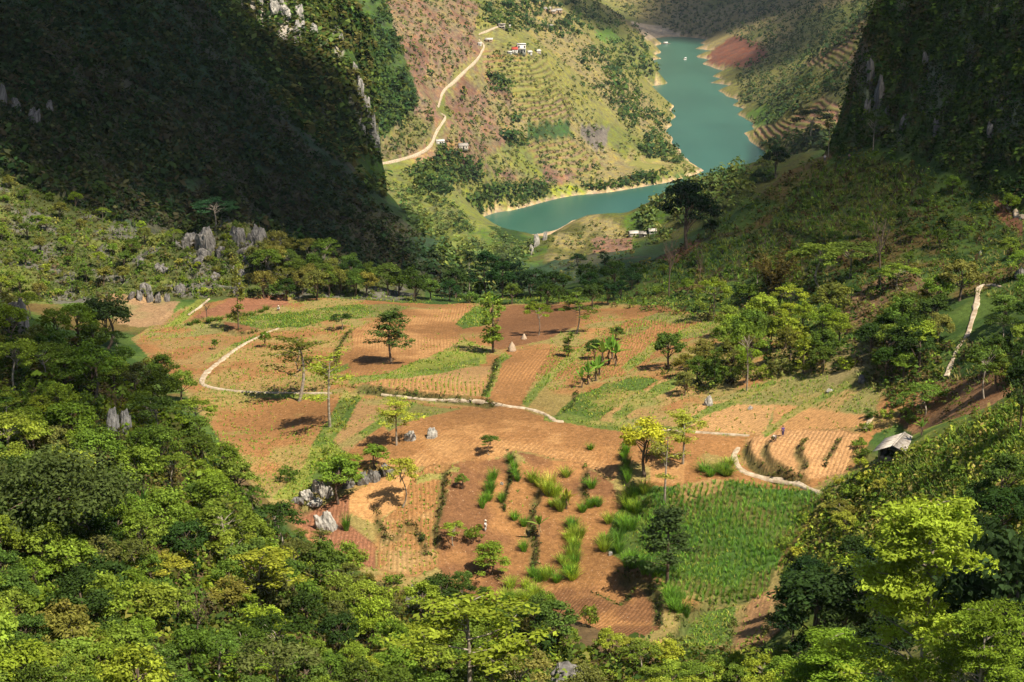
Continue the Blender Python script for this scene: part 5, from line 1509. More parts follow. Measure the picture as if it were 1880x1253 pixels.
# short grass over the green strips between the plots
_gr = np.clip((GC[..., 1] / (GC[..., 0] + 1e-6) - .86) * 3, 0, 1) * _fieldmask
_pr = (_area * _gr * 3.0 * smooth(.25, .55, m1)).ravel()
_nc = int(min(_pr.sum(), 26000))
_ci = _r.choice(len(_pr), _nc, p=_pr / _pr.sum())
_cx = XX.ravel()[_ci] + _r.uniform(-.5, 1, _nc) * .0011 * YY.ravel()[_ci]; _cy = YY.ravel()[_ci] + _r.uniform(-.3, .8, _nc)
_P = np.stack([_cx, _cy, height(_cx, _cy)], 1)
_s = _r.uniform(.25, .6, _nc)
o = mass('grass', _P, _s, _s, palette([(.12,.19,.03), (.19,.24,.04), (.09,.155,.026), (.25,.25,.06)], _nc, 71), [blade_proto(360 + q, 3, 1.0, .30, .7) for q in range(4)], 72)
tag(o, 'short grass and weeds on the green strips between the plots', 'grass', None, 'stuff')

# rough grass between the shrubs of the slopes
_pp = []
for poly in ([(1080,530),(1200,475),(1400,355),(1500,285),(1700,305),(1890,390),(1890,560),(1760,540),(1620,640),(1480,600),(1300,590),(1100,560)], [(1570,700),(1620,640),(1890,610),(1890,720),(1760,700),(1690,770)], [(0,330),(110,365),(300,430),(420,405),(520,430),(640,480),(740,535),(700,548),(420,548),(250,548),(0,560)], [(1500,940),(1560,880),(1640,840),(1780,780),(1890,720),(1890,1000),(1700,960),(1500,1060)]):
    _pp.append(np.stack(pick_pixels(poly, 8.5, 164), 1))
_pp = np.concatenate(_pp)
_P = ray_hits(_pp[:, 0], _pp[:, 1]); _P = _P[(_P[:, 1] > 180) & (_P[:, 1] < 480)]
_s = _r.uniform(.5, 1.1, len(_P))
o = mass('rough_grass', _P, _s, _s * .8, palette([(.075,.12,.026), (.11,.14,.034), (.06,.10,.022), (.14,.14,.045), (.09,.085,.035)], len(_P), 165), [blade_proto(390 + q, 5, 1.0, .24, .8) for q in range(4)], 166)
tag(o, 'rough grass and ferns between the shrubs of the slopes', 'grass', None, 'stuff')

# weeds along the terrace banks
_bp = []
for (pts, h, sd, col), L in zip(BANKS, _lines):
    n = int(np.linalg.norm(np.diff(L, axis=0), axis=1).sum() / .33)
    k = _r.uniform(0, len(L) - 1.01, n); i0 = k.astype(int)
    _bp.append(L[i0] + (L[i0 + 1] - L[i0]) * (k - i0)[:, None] + _r.normal(0, .28, (n, 2)))
_bp = np.concatenate(_bp)
_bp = _bp[fbm(_bp[:, 0] / 3, _bp[:, 1] / 3, 2, 88) > .38]
_P = np.c_[_bp, height(_bp[:, 0], _bp[:, 1])]
_s = _r.uniform(.16, .42, len(_P))
o = mass('bank_weeds', _P, _s, _s * 1.2, palette([(.06,.085,.024), (.10,.12,.03), (.13,.10,.045), (.085,.13,.026), (.045,.06,.022)], len(_P), 73), [shrub_proto(380 + q, 12, .75) for q in range(4)], 74)
tag(o, 'weeds and dry stalks along the terrace banks', 'weeds', None, 'stuff')

# ------------------------------------------------------------------ limestone
def stone_mat(name, a, b, dark):
    m, nt, out = new_mat(name)
    tc = N(nt, 'ShaderNodeTexCoord')
    mp = N(nt, 'ShaderNodeMapping'); mp.inputs['Scale'].default_value = (1.6, 1.6, .45); lk(nt, tc.outputs['Object'], mp.inputs[0])
    n1_ = noise(nt, mp.outputs[0], 1.7, 5, .65)
    n2_ = noise(nt, tc.outputs['Object'], 4.5, 3)
    c = mixrgb(nt, ramp(nt, n1_, [(.38, 0.0), (.62, 1.0)]), a, b)
    c = mixrgb(nt, ramp(nt, n2_, [(.55, 0.0), (.7, .8)]), c, dark)
    bn = N(nt, 'ShaderNodeBump', Strength=.9, Distance=.12); lk(nt, n1_, bn.inputs['Height'])
    principled(nt, out, c, .92, .15, bn.outputs[0])
    return m
MAT_ROCK = stone_mat('grey_limestone', (.085, .08, .076), (.27, .255, .235), (.045, .045, .035))
MAT_ROCKW = stone_mat('white_limestone', (.17, .165, .15), (.52, .49, .44), (.09, .085, .075))
def rock_mesh(seed, tall, flute):
    r = np.random.default_rng(seed)
    bm = bmesh.new()
    bmesh.ops.create_icosphere(bm, subdivisions=4, radius=1.0)
    co = np.array([v.co[:] for v in bm.verts])
    co2 = np.sign(co) * np.abs(co) ** .8
    for k in range(13):                                   # broken faces
        nrm = unit(r.normal(size=3) * np.array([1, 1, .75])); dd = r.uniform(.5, .85)
        over = np.clip(co2 @ nrm - dd, 0, None)
        co2 = co2 - over[:, None] * nrm[None, :] * .94
    th = np.arctan2(co[:, 1], co[:, 0])
    fl = np.abs(fbm(th * 2.6 + seed, co[:, 2] * .8, 3, seed + 5) - .5) * 2
    pk = fbm(co[:, 0] * 2.4 + seed, co[:, 1] * 2.4, 4, seed + 9)
    co2[:, :2] *= (1.12 - flute * fl * .8)[:, None]
    co2[:, 2] *= np.where(co2[:, 2] > 0, .6 + 1.1 * pk * (.6 + .6 * tall), 1)
    co2[:, 0] += .18 * co2[:, 2] * r.normal()
    co2 += (np.stack([fbm(co[:, 1] * 5 + k * 9, co[:, 2] * 5 + co[:, 0] * 3, 2, seed + 20 + k) for k in range(3)], 1) - .5) * .16
    for v, c in zip(bm.verts, co2): v.co = c
    me = bpy.data.meshes.new('limestone')
    bm.to_mesh(me); bm.free()
    z = co2[:, 2]
    return me, z.max()
ROCKS = [rock_mesh(90 + i, .6 + .2 * (i % 3), .35 + .1 * (i % 3)) for i in range(6)]
ROCKS_M = {}
def rock(px, py, wpx, hpx, label, white=False, group=None, name='limestone_rock', ymin=60., lean=0.0):
    p = ray_hit(px, py, ymin)
    dep = to_px(p)[2]
    k = random.randrange(6)
    me, top = ROCKS[k]
    key = (k, white)
    if key not in ROCKS_M:
        m2_ = me.copy(); m2_.materials.clear(); m2_.materials.append(MAT_ROCKW if white else MAT_ROCK); ROCKS_M[key] = m2_
    o = bpy.data.objects.new(name, ROCKS_M[key]); COL.objects.link(o)
    w, h = .82 * wpx * dep / FPX, .82 * hpx * dep / FPX
    o.scale = (w / 1.9, w / 1.9, h / (top + .15))
    o.location = (p[0], p[1], p[2] + .04 * h)
    o.rotation_euler = (random.gauss(0, .06), random.gauss(0, .06) + lean, random.uniform(0, 6.28))
    tag(o, label, 'rock', group)
    if group: REG.append((o, px, py))
random.seed(5)
rock(792,804,24,24,'white limestone block on bare soil right of its twin',True)
rock(752,808,26,24,'white limestone block on bare soil left of its twin',True)
rock(600,968,48,46,'fluted grey and white limestone rock on the lower left plot',True)
for q in [(640,888,40,26),(664,882,34,24),(690,876,36,22),(714,870,30,26)]:
    rock(*q,'grey limestone block in the low rock strip across the field edge',False,'blocks of the low rock strip')
for q in [(562,910,34,18),(585,898,32,34),(548,922,30,14),(604,905,24,20),(576,924,34,12)]:
    rock(*q,'broken limestone block in the heap below the bushy green tree',random.random()<.5,'blocks of the heap below the bushy green tree')
rock(762,1118,52,62,'dark grey rock spire among trees at the lower left of the terraces')
rock(1040,1262,120,56,'big grey boulder at the bottom edge centre')
rock(447,985,34,38,'grey boulder in the left wood')
rock(700,1222,26,28,'small grey stone near the bottom edge left of centre')
rock(206,802,30,72,'white limestone pillar in the left wood',True)
rock(232,798,26,62,'grey and white limestone pillar right beside the white one',True)
rock(30,606,62,82,'dark rock outcrop at the left edge above the wood')
rock(1302,744,22,22,'pale rounded boulder beside the shrub belt',True,name='boulder')
rock(1376,752,12,10,'white stone below the pale rounded boulder',True,name='stone')
rock(1522,720,20,9,'flat white slab on the field in front of the shrub belt',True,name='stone_slab',lean=.3)
rock(1582,702,26,18,'dark grey rock right of the white slab',False)
rock(922,890,8,8,'small white stone between the grass clumps on the terraces',True,name='stone')
rock(1121,1019,11,9,'small white stone at the left edge of the bright grass strip',True,name='stone')
rock(1800,468,8,11,'white upright stone high on the right slope',True,name='stone')
rock(1875,508,30,22,'grey rock at the right frame edge above the pale path',False)
rock(480,452,48,54,'tall pointed grey crag on the right summit of the knoll')
rock(376,455,44,54,'grey crag on the left summit of the knoll')
rock(508,445,24,30,'small pointed crag right of the tall one on the knoll')
rock(440,440,40,34,'broad low crag between the two knoll summits')
_rk = random.Random(4)
for k in range(34):
    a, b = _rk.uniform(200, 520), _rk.uniform(440, 545)
    if in_poly(np.array([a]), np.array([b]), [(200,500),(330,450),(420,430),(520,450),(520,480),(430,545),(240,548)])[0]:
        rock(a, b, _rk.uniform(16, 34), _rk.uniform(12, 30), 'grey limestone crag scattered over the lit knoll', False, 'crags scattered over the lit knoll', ymin=390)
for q in [(255,550,18,24),(275,552,16,22),(290,553,16,24),(306,552,14,20),(240,548,16,18)]:
    rock(*q,'upright grey crag in the row at the left foot of the knoll',False,'crags in the row at the foot of the knoll', ymin=390)
for q in [(985,452,14,30),(975,468,12,26),(1000,440,12,22)]:
    rock(*q,'white cliff rock on the hillock near the lake',True,'cliff rocks on the hillock near the lake', ymin=700)
for q in [(500,22,34,36),(528,34,30,34),(548,62,28,34),(516,10,26,30),(548,30,22,30),(478,10,24,26),(575,60,18,24)]:
    rock(*q,'pale weathered cliff rock high on the upper left mountain',True,'pale cliff rocks high on the upper left mountain', ymin=840)
for q in [(662,176,20,44),(672,212,22,50),(682,246,22,50),(690,272,20,40),(654,140,16,36),(628,80,14,26),(668,250,14,30)]:
    rock(*q,'pale cliff rock above the foot of the far road',True,'pale cliff rocks above the foot of the far road', ymin=840)
for q in [(6,190,18,50),(30,200,22,30),(60,222,30,34),(92,206,22,30)]:
    rock(*q,'pale rock face low on the shaded left mountain',False,'rock faces low on the shaded left mountain', ymin=440)
for q in [(1612,190,26,70),(1598,150,20,60),(1660,235,22,34),(1590,210,16,40),(1630,215,14,30),(1720,240,18,30),(1700,120,16,34),(1820,250,20,36)]:
    rock(*q,'pale bare rock face on the dark right cliff',False,'pale rock faces on the right cliff', ymin=380)

# ------------------------------------------------------------------ buildings, people, boat, haystacks
MAT_WALLW = plain_noise_mat('white_wall', (.62, .60, .56), (.78, .76, .72), .8)
MAT_WALLG = plain_noise_mat('concrete_wall', (.40, .35, .30), (.56, .50, .43), .8)
MAT_WALLE = plain_noise_mat('earth_wall', (.32, .22, .13), (.46, .33, .2), .8)
MAT_ROOFR = plain_noise_mat('red_roof', (.42, .06, .04), (.55, .10, .06), .7)
MAT_ROOFG = plain_noise_mat('grey_roof', (.30, .27, .24), (.46, .43, .39), .7)
MAT_ROOFP = plain_noise_mat('pale_roof', (.55, .50, .44), (.72, .68, .62), .7)
MAT_DARK = plain_noise_mat('dark_opening', (.02, .02, .02), (.045, .04, .035), 2.0)
MAT_PLANK = plain_noise_mat('weathered_plank', (.18, .14, .10), (.36, .30, .23), 2.2)
m, nt, out = new_mat('fibre_cement_roof')
tc = N(nt, 'ShaderNodeTexCoord')
c = mixrgb(nt, ramp(nt, noise(nt, tc.outputs['Object'], 1.3, 5, .65), [(.35, 0.0), (.65, 1.0)]), (.27, .23, .19), (.56, .52, .46))
principled(nt, out, c, .9, .15)
MAT_SHEET = m

def box_geo(lo, hi):
    (x0, y0, z0), (x1, y1, z1) = lo, hi
    v = [(x0,y0,z0),(x1,y0,z0),(x1,y1,z0),(x0,y1,z0),(x0,y0,z1),(x1,y0,z1),(x1,y1,z1),(x0,y1,z1)]
    f = [(0,3,2,1),(4,5,6,7),(0,1,5,4),(1,2,6,5),(2,3,7,6),(3,0,4,7)]
    return v, f
def part_boxes(name, boxes, mat, parent):
    co, fs = [], []
    for lo, hi in boxes:
        v, f = box_geo(lo, hi)
        fs += [tuple(i + len(co) for i in q) for q in f]; co += v
    return mesh_from(name, co, fs, mat, parent)

def slope_sheet(name, x_ridge, x_eave, z_ridge, z_eave, y0, y1, mat, parent, th=.05, waves=0, amp=.035):
    """a roof sheet between ridge and eave, corrugated along its length"""
    ny = max(2, waves * 4 + 1)
    ys = np.linspace(y0, y1, ny)
    w = amp * np.cos(np.linspace(0, waves * 2 * math.pi, ny)) if waves else np.zeros(ny)
    co, fs = [], []
    for s in (0, th):
        for x, z in ((x_ridge, z_ridge), (x_eave, z_eave)):
            for y, d in zip(ys, w):
                co.append((x, y, z + d + s))
    def idx(s, e, k): return s * 2 * ny + e * ny + k
    for k in range(ny - 1):
        fs += [(idx(1,0,k), idx(1,0,k+1), idx(1,1,k+1), idx(1,1,k)), (idx(0,0,k), idx(0,1,k), idx(0,1,k+1), idx(0,0,k+1)),
               (idx(0,1,k), idx(1,1,k), idx(1,1,k+1), idx(0,1,k+1)), (idx(0,0,k), idx(0,0,k+1), idx(1,0,k+1), idx(1,0,k))]
    fs += [(idx(0,0,0), idx(1,0,0), idx(1,1,0), idx(0,1,0)), (idx(0,0,ny-1), idx(0,1,ny-1), idx(1,1,ny-1), idx(1,0,ny-1))]
    return mesh_from(name, co, fs, mat, parent)

def house(px, py, wpx, hpx, label, roof='gable', wall=None, roofm=None, yaw=0.0, depth=1.0, ymin=800., name='house'):
    p = ray_hit(px, py, ymin)
    dep = to_px(p)[2]
    w = wpx * dep / FPX; h = hpx * dep / FPX; d = w * depth
    e = bpy.data.objects.new(name, None); COL.objects.link(e)
    e.location = p; e.rotation_euler = (0, 0, yaw)
    wall = wall or MAT_WALLW; roofm = roofm or MAT_ROOFG
    wh = h if roof == 'flat' else h * .62
    part_boxes('wall', [((-w/2, -d/2, -1.5), (w/2, d/2, wh))], wall, e)
    f = -d / 2
    if roof == 'flat':
        part_boxes('roof', [((-w/2-.3, f-.5, wh+.003), (w/2+.3, d/2+.3, wh+.35))], roofm, e)
        part_boxes('door', [((-w*.12, f-.06, -.2), (w*.12, f-.01, wh*.36))], MAT_DARK, e)
        for sx in (-.34, .34):
            for zf in (.12, .60):
                part_boxes('window', [((w*sx-w*.09, f-.06, wh*zf), (w*sx+w*.09, f-.01, wh*(zf+.22)))], MAT_DARK, e)
        part_boxes('balcony', [((-w/2, f-.9, wh*.47), (w/2, f-.004, wh*.52)), ((-w/2, f-.9, wh*.523), (w/2, f-.8, wh*.60))], wall, e)
    elif roof == 'open':
        part_boxes('roof', [((-w/2-.4, f-.6, wh+.003), (w/2+.4, d/2+.3, wh+.3))], roofm, e)
        part_boxes('doorway', [((-w*.42, f-.05, 0), (-w*.03, f-.01, wh*.42)), ((w*.03, f-.05, 0), (w*.42, f-.01, wh*.42))], MAT_DARK, e)
        part_boxes('window', [((-w*.25, f-.05, wh*.6), (w*.25, f-.01, wh*.8))], MAT_DARK, e)
    else:
        ov = .35
        rz = h
        for s in (-1, 1):
            # ridge along x
            co = [(-w/2-ov, 0, rz), (w/2+ov, 0, rz), (w/2+ov, s*(d/2+ov), wh-.15), (-w/2-ov, s*(d/2+ov), wh-.15)]
            co += [(x, y, z+.14) for x, y, z in co]
            fs = [(0,1,2,3),(7,6,5,4),(0,4,5,1),(1,5,6,2),(2,6,7,3),(3,7,4,0)]
            mesh_from('roof', co, fs, roofm, e)
        co = [(-w/2, -d/2, wh), (-w/2, d/2, wh), (-w/2, 0, rz-.05), (-w/2, 0, rz-.06)]
        mesh_from('gable', co, [(0,1,2,3)], wall, e)
        mesh_from('gable', [(-x, y, z) for x, y, z in co], [(3,2,1,0)], wall, e)
        part_boxes('door', [((-w*.08, f-.05, -.2), (w*.08, f-.01, wh*.75))], MAT_DARK, e)
        part_boxes('window', [((w*.22, f-.05, wh*.35), (w*.36, f-.01, wh*.7))], MAT_DARK, e)
    tag(e, label, 'house')
    return e
house(957,98,15,17,'white two-storey flat-roofed house above the far terraces','flat',MAT_WALLW,MAT_WALLW,yaw=.12,depth=.8)
house(945,97,10,10,'small white house with red roof beside the two-storey white house','gable',MAT_WALLW,MAT_ROOFR,yaw=.1,depth=.9)
house(936,98,7,4,'low white shed at the left end of the white house group','gable',MAT_WALLW,MAT_ROOFP,depth=.8,name='shed')
house(972,100,8,7,'little pale outbuilding right of the two-storey white house','gable',MAT_WALLW,MAT_ROOFP,yaw=.4,depth=.8,name='shed')
house(988,98,8,7,'small pale-roofed house at the right end of the white house group','gable',MAT_WALLG,MAT_ROOFP,yaw=.5,depth=.8)
house(921,52,12,12,'concrete house with open dark ground floor at the top of the far road','open',MAT_WALLG,MAT_WALLG,yaw=.1,depth=.8)
house(934,50,6,4,'tiny pale roof right of the concrete house','gable',MAT_WALLG,MAT_ROOFP,depth=.8,name='shed')
house(898,76,13,6,'house with wide pale thatched roof by the far road bend','gable',MAT_WALLE,MAT_ROOFP,yaw=-.1,depth=.8)
house(881,83,6,5,'tiny white roadside hut on the far road','gable',MAT_WALLW,MAT_ROOFP,depth=.9,name='roadside_hut')
house(808,264,15,8,'white low house beside the lower far road','gable',MAT_WALLW,MAT_ROOFP,yaw=.15,depth=.6)
house(850,273,17,10,'grey-roofed house alone on the scree right of the far road','gable',MAT_WALLG,MAT_ROOFG,yaw=.25,depth=.7)
house(1003,20,16,7,'leftmost grey roof of the shaded hamlet on the far ridge','gable',MAT_WALLE,MAT_ROOFG,yaw=.2,depth=.7)
house(1014,25,14,7,'middle grey roof of the shaded hamlet on the far ridge','gable',MAT_WALLE,MAT_ROOFG,yaw=-.2,depth=.7)
house(1024,23,14,7,'rightmost grey roof of the shaded hamlet on the far ridge','gable',MAT_WALLE,MAT_ROOFG,yaw=.3,depth=.7)
house(1010,50,9,5,'small grey roof below the shaded hamlet','gable',MAT_WALLE,MAT_ROOFG,yaw=.2,depth=.7)
house(1163,433,16,9,'white-roofed house in the hamlet above the near lake arm','gable',MAT_WALLG,MAT_ROOFP,yaw=.3,depth=.8,ymin=700)
house(1182,434,16,9,'grey-roofed house in the middle of the hamlet above the near lake arm','gable',MAT_WALLG,MAT_ROOFG,yaw=-.2,depth=.8,ymin=700)
house(1198,430,13,10,'pale house at the right end of the hamlet above the near lake arm','gable',MAT_WALLW,MAT_ROOFP,yaw=.1,depth=.8,ymin=700)

def field_hut(px, py):
    p = ray_hit(px, py)
    e = bpy.data.objects.new('field_hut', None); COL.objects.link(e)
    e.location = (p[0], p[1], p[2] - 1.1); e.scale = (.88, .88, .88); e.rotation_euler = (0, 0, -.42)
    w, L, eh, rh = 4.6, 6.2, 2.0, 2.95
    roof = part_boxes('roof', [((-.16, -L/2-1.05, rh+.09), (.16, L/2+.5, rh+.15))], MAT_SHEET, e)
    for s in (-1, 1):
        n = 5
        for k in range(n):
            y0 = -L/2 - 1.0 + (L + 1.45) / n * k; y1 = y0 + (L + 1.45) / n + .06
            dzs = .03 * (k % 2)
            slope_sheet('roof_sheet', s * .03, s * (w/2 + .75 + random.uniform(-.06, .08)), rh + dzs, eh - .32 + dzs + random.uniform(-.03, .03), y0, y1, MAT_SHEET, roof, .04, 5, .03)
    for x in (-w/2, w/2):
        for y in (-L/2, 0, L/2):
            part_boxes('post', [((x-.08, y-.08, -.6), (x+.08, y+.08, eh-.02))], MAT_PLANK, e)
    for k in range(10):                                   # plank walls, each plank on its own
        y = -L/2 + .12 + k * (L - .24) / 10
        for x in (-w/2 + .1, w/2 - .14):
            part_boxes('plank', [((x, y, -.4), (x + .04, y + (L - .24) / 10 - .03, eh - .1 - random.uniform(0, .1)))], MAT_PLANK, e)
    for k in range(7):
        x = -w/2 + .15 + k * (w - .3) / 7
        part_boxes('plank', [((x, L/2 - .1, -.4), (x + (w - .3) / 7 - .03, L/2 - .06, eh - .05))], MAT_PLANK, e)
        if k < 4:
            part_boxes('plank', [((x, -L/2 + .06, -.4), (x + (w - .3) / 7 - .03, -L/2 + .1, .9 + random.uniform(-.1, .1)))], MAT_PLANK, e)
    part_boxes('tie_beam', [((-w/2, -L/2-.06, eh), (w/2, -L/2+.06, eh+.12))], MAT_PLANK, e)
    tag(e, 'small open-fronted hut with grey corrugated roof on the right slope', 'hut')
random.seed(3)
field_hut(1650, 826)

def haystack(px, py, wpx, hpx, label):
    p = ray_hit(px, py); dep = to_px(p)[2]
    w, h = wpx * dep / FPX, hpx * dep / FPX
    r = np.random.default_rng(int(px))
    k, n = 18, 9
    t = np.linspace(0, 1, n)
    prof = np.interp(t, [0, .15, .45, .8, 1], [.85, 1, .8, .35, .04]) * w / 2
    th = np.arange(k) / k * 6.2832
    R = prof[:, None] * (1 + .12 * r.normal(size=(n, k)))
    v = np.stack([R * np.cos(th), R * np.sin(th), np.broadcast_to((t * h - .15)[:, None], R.shape)], -1).reshape(-1, 3)
    i = np.arange(n * k).reshape(n, k); j = np.roll(i, -1, 1)
    e = bpy.data.objects.new('haystack', None); COL.objects.link(e); e.location = p
    mesh_from('straw_cone', v, np.stack([i[:-1], j[:-1], j[1:], i[1:]], -1).reshape(-1, 4), MAT_STRAW, e)
    g = Geo(); tube(g, [(0, 0, h * .6), (.02, 0, h * 1.08)], [.05, .04], 6)
    o = bpy.data.objects.new('centre_pole', g.mesh('centre_pole', MAT_BARK)); COL.objects.link(o); o.parent = e
    tag(e, label, 'haystack')
haystack(940, 645, 15, 20, 'larger pale straw haystack below the umbrella tree')
haystack(962, 623, 11, 12, 'smaller straw haystack in shade behind the larger one')

# people: one continuous skinned body each, with clothes and hat as parts
def flat_mat(name, c, rough=.85):
    m, nt, out = new_mat(name)
    tc = N(nt, 'ShaderNodeTexCoord')
    col = mixrgb(nt, noise(nt, tc.outputs['Object'], 9.0, 2), tuple(x * .8 for x in c), tuple(min(1, x * 1.15) for x in c))
    principled(nt, out, col, rough, .2)
    return m
MAT_SKIN = flat_mat('skin', (.42, .26, .18)); MAT_HAT = flat_mat('pale_hat', (.72, .66, .52))
def skin_mesh(name, pts, edges, radii, mat, parent, root=0):
    me = bpy.data.meshes.new(name)
    me.from_pydata([tuple(q) for q in pts], edges, [])
    o = bpy.data.objects.new(name, me); COL.objects.link(o)
    if not me.skin_vertices: me.skin_vertices_new() if hasattr(me, 'skin_vertices_new') else None
    md = o.modifiers.new('skin', 'SKIN')
    if not me.skin_vertices:
        bpy.context.view_layer.objects.active = o
        bpy.ops.mesh.customdata_skin_add()
    for i, rr in enumerate(radii):
        me.skin_vertices[0].data[i].radius = (rr, rr)
        me.skin_vertices[0].data[i].use_root = (i == root)
    md.use_smooth_shade = True
    o.modifiers.new('sub', 'SUBSURF').levels = 1
    o.modifiers['sub'].render_levels = 1
    me.materials.append(mat)
    o.parent = parent
    return o
def person(px, py, label, shirt, trousers, pose='stand', hat='cone', yaw=0.0, ymin=60.):
    p = ray_hit(px, py, ymin)
    e = bpy.data.objects.new('person', None); COL.objects.link(e)
    e.location = p; e.rotation_euler = (0, 0, yaw)
    if pose == 'stand':
        hip, chest, neck, head = (0,0,.86), (0,.02,1.2), (0,.02,1.36), (0,-.02,1.52)
        kn = [(-.1,-.02,.46), (.1,-.05,.46)]; ft = [(-.1,0,.05), (.1,-.02,.05)]
        el = [(-.26,-.05,1.06), (.26,-.08,1.06)]; hd = [(-.2,-.3,.92), (.18,-.32,.95)]
    elif pose == 'bend':
        hip, chest, neck, head = (0,.1,.8), (0,-.22,1.0), (0,-.38,.98), (0,-.54,.95)
        kn = [(-.1,0,.44), (.1,0,.44)]; ft = [(-.12,.06,.05), (.12,.04,.05)]
        el = [(-.2,-.42,.72), (.2,-.42,.72)]; hd = [(-.14,-.55,.42), (.14,-.55,.42)]
    else:
        hip, chest, neck, head = (0,.12,.3), (0,-.02,.62), (0,-.07,.76), (0,-.12,.92)
        kn = [(-.16,-.25,.5), (.16,-.25,.5)]; ft = [(-.14,-.12,.05), (.14,-.12,.05)]
        el = [(-.26,-.2,.46), (.26,-.2,.46)]; hd = [(-.12,-.42,.32), (.12,-.42,.32)]
    hip, chest, neck, head = map(np.array, (hip, chest, neck, head))
    sh = [chest + np.array([s * .19, 0, .08]) for s in (-1, 1)]
    hj = [hip + np.array([s * .09, 0, -.04]) for s in (-1, 1)]
    pts = [hip, (hip + chest) / 2, chest, neck, head, head + (head - neck) * .55]
    ed = [(0,1),(1,2),(2,3),(3,4),(4,5)]
    rad = [.15, .14, .155, .06, .095, .07]
    for s in (0, 1):
        b = len(pts)
        pts += [sh[s], np.array(el[s]), np.array(hd[s])]; ed += [(2,b),(b,b+1),(b+1,b+2)]; rad += [.07,.05,.038]
        b = len(pts)
        pts += [hj[s], np.array(kn[s]), np.array(ft[s]), np.array(ft[s]) + np.array([0,-.16,-.01])]; ed += [(0,b),(b,b+1),(b+1,b+2),(b+2,b+3)]; rad += [.10,.07,.05,.04]
    skin_mesh('body', pts, ed, rad, MAT_SKIN, e)
    sp = [hip, (hip + chest) / 2, chest, sh[0], np.array(el[0]), sh[1], np.array(el[1])]
    skin_mesh('shirt', sp, [(0,1),(1,2),(2,3),(3,4),(2,5),(5,6)], [.17,.165,.18,.09,.07,.09,.07], shirt, e)
    tp = [hip, hj[0], np.array(kn[0]), np.array(ft[0]) + np.array([0,0,.1]), hj[1], np.array(kn[1]), np.array(ft[1]) + np.array([0,0,.1])]
    skin_mesh('trousers', tp, [(0,1),(1,2),(2,3),(0,4),(4,5),(5,6)], [.165,.12,.09,.075,.12,.09,.075], trousers, e)
    if hat:
        k = 14; th = np.arange(k) / k * 6.2832
        R, hh = (.29, .2) if hat == 'cone' else (.15, .14)
        c = head + np.array([0, 0, .07])
        co = [tuple(c + np.array([0, 0, hh]))] + [tuple(c + np.array([math.cos(t) * R, math.sin(t) * R, -.02])) for t in th] + [tuple(c + np.array([0, 0, hh - .03]))]
        fs = [(0, 1 + i, 1 + (i + 1) % k) for i in range(k)] + [(k + 1, 1 + (i + 1) % k, 1 + i) for i in range(k)]
        mesh_from('hat', co, fs, MAT_HAT if hat == 'cone' else MAT_BARK, e)
    tag(e, label, 'person')
person(891, 976, 'person in white shirt and white conical hat standing on the brown terraces', flat_mat('white_shirt', (.75, .74, .72)), flat_mat('pale_trousers', (.55, .53, .5)), 'stand', 'cone', 1.2)
person(1423, 812, 'person with pale hat bending over on the round terraced plot', flat_mat('grey_shirt', (.30, .28, .28)), flat_mat('brown_trousers', (.12, .08, .06)), 'bend', 'cone', -.6)
person(1437, 801, 'person in purple-blue clothes standing at the top of the round plot', flat_mat('purple_shirt', (.10, .06, .22)), flat_mat('navy_trousers', (.05, .04, .12)), 'stand', 'cap', .5)
person(511, 571, 'person in white crouching at the edge of the far green crop', flat_mat('white_jacket', (.8, .79, .76)), flat_mat('dark_trousers', (.08, .08, .09)), 'crouch', 'cone', .4)
person(1514, 297, 'person in pale clothes on the shaded ridge below the thin tree', flat_mat('pale_shirt', (.45, .45, .45)), flat_mat('slate_trousers', (.10, .10, .12)), 'stand', 'cap', .2)
person(1559, 295, 'person in pink top on the shaded slope under the cliff', flat_mat('pink_shirt', (.5, .25, .25)), flat_mat('black_trousers', (.06, .06, .06)), 'stand', 'cap', -.4)

# boat on the lake
def lake_boat(px, py):
    u, w = uw(px, py)
    Y = (CAM_Z - 20.0) / w
    e = bpy.data.objects.new('tour_boat', None); COL.objects.link(e)
    e.location = (u * Y, Y, 20.0); e.rotation_euler = (0, 0, 1.15)
    n = 13
    t = np.linspace(0, 1, n); x = -5.0 + 10.0 * t
    wd = 1.35 * np.interp(t, [0, .1, .6, .85, 1], [.75, 1, 1, .6, .04]); sheer = .9 + .35 * t ** 3
    co = []
    for k in range(n):
        co += [(x[k], -wd[k], sheer[k]), (x[k], -wd[k] * .7, -.15), (x[k], wd[k] * .7, -.15), (x[k], wd[k], sheer[k]), (x[k], wd[k] * .9, sheer[k] - .25), (x[k], -wd[k] * .9, sheer[k] - .25)]
    fs = []
    for k in range(n - 1):
        for a in range(6):
            fs.append((6*k + a, 6*(k+1) + a, 6*(k+1) + (a+1) % 6, 6*k + (a+1) % 6))
    fs += [(0,1,2,3),(3,4,5,0)]
    mesh_from('hull', co, fs, MAT_WALLW, e)
    for xx in (-3.5, -.5, 2.4):
        for yy in (-1.0, 1.0):
            part_boxes('post', [((xx-.06, yy-.06, .6), (xx+.06, yy+.06, 2.6))], MAT_WALLW, e)
    k = 9; a = np.linspace(-1.25, 1.25, k)
    cv = [(xx, yv, 2.6 + .45 * (1 - (yv / 1.25) ** 2) + dz2) for dz2 in (0, .08) for xx in (-4.0, 3.0) for yv in a]
    fs = [(q, q+1, k+q+1, k+q) for q in range(k-1)] + [(2*k+q, 3*k+q, 3*k+q+1, 2*k+q+1) for q in range(k-1)]
    mesh_from('canopy', cv, fs, MAT_WALLW, e)
    part_boxes('cabin', [((-4.4, -.9, .5), (-2.8, .9, 1.9))], MAT_WALLG, e)
    tag(e, 'small white canopied boat on the far lake', 'boat')
lake_boat(1258, 110)
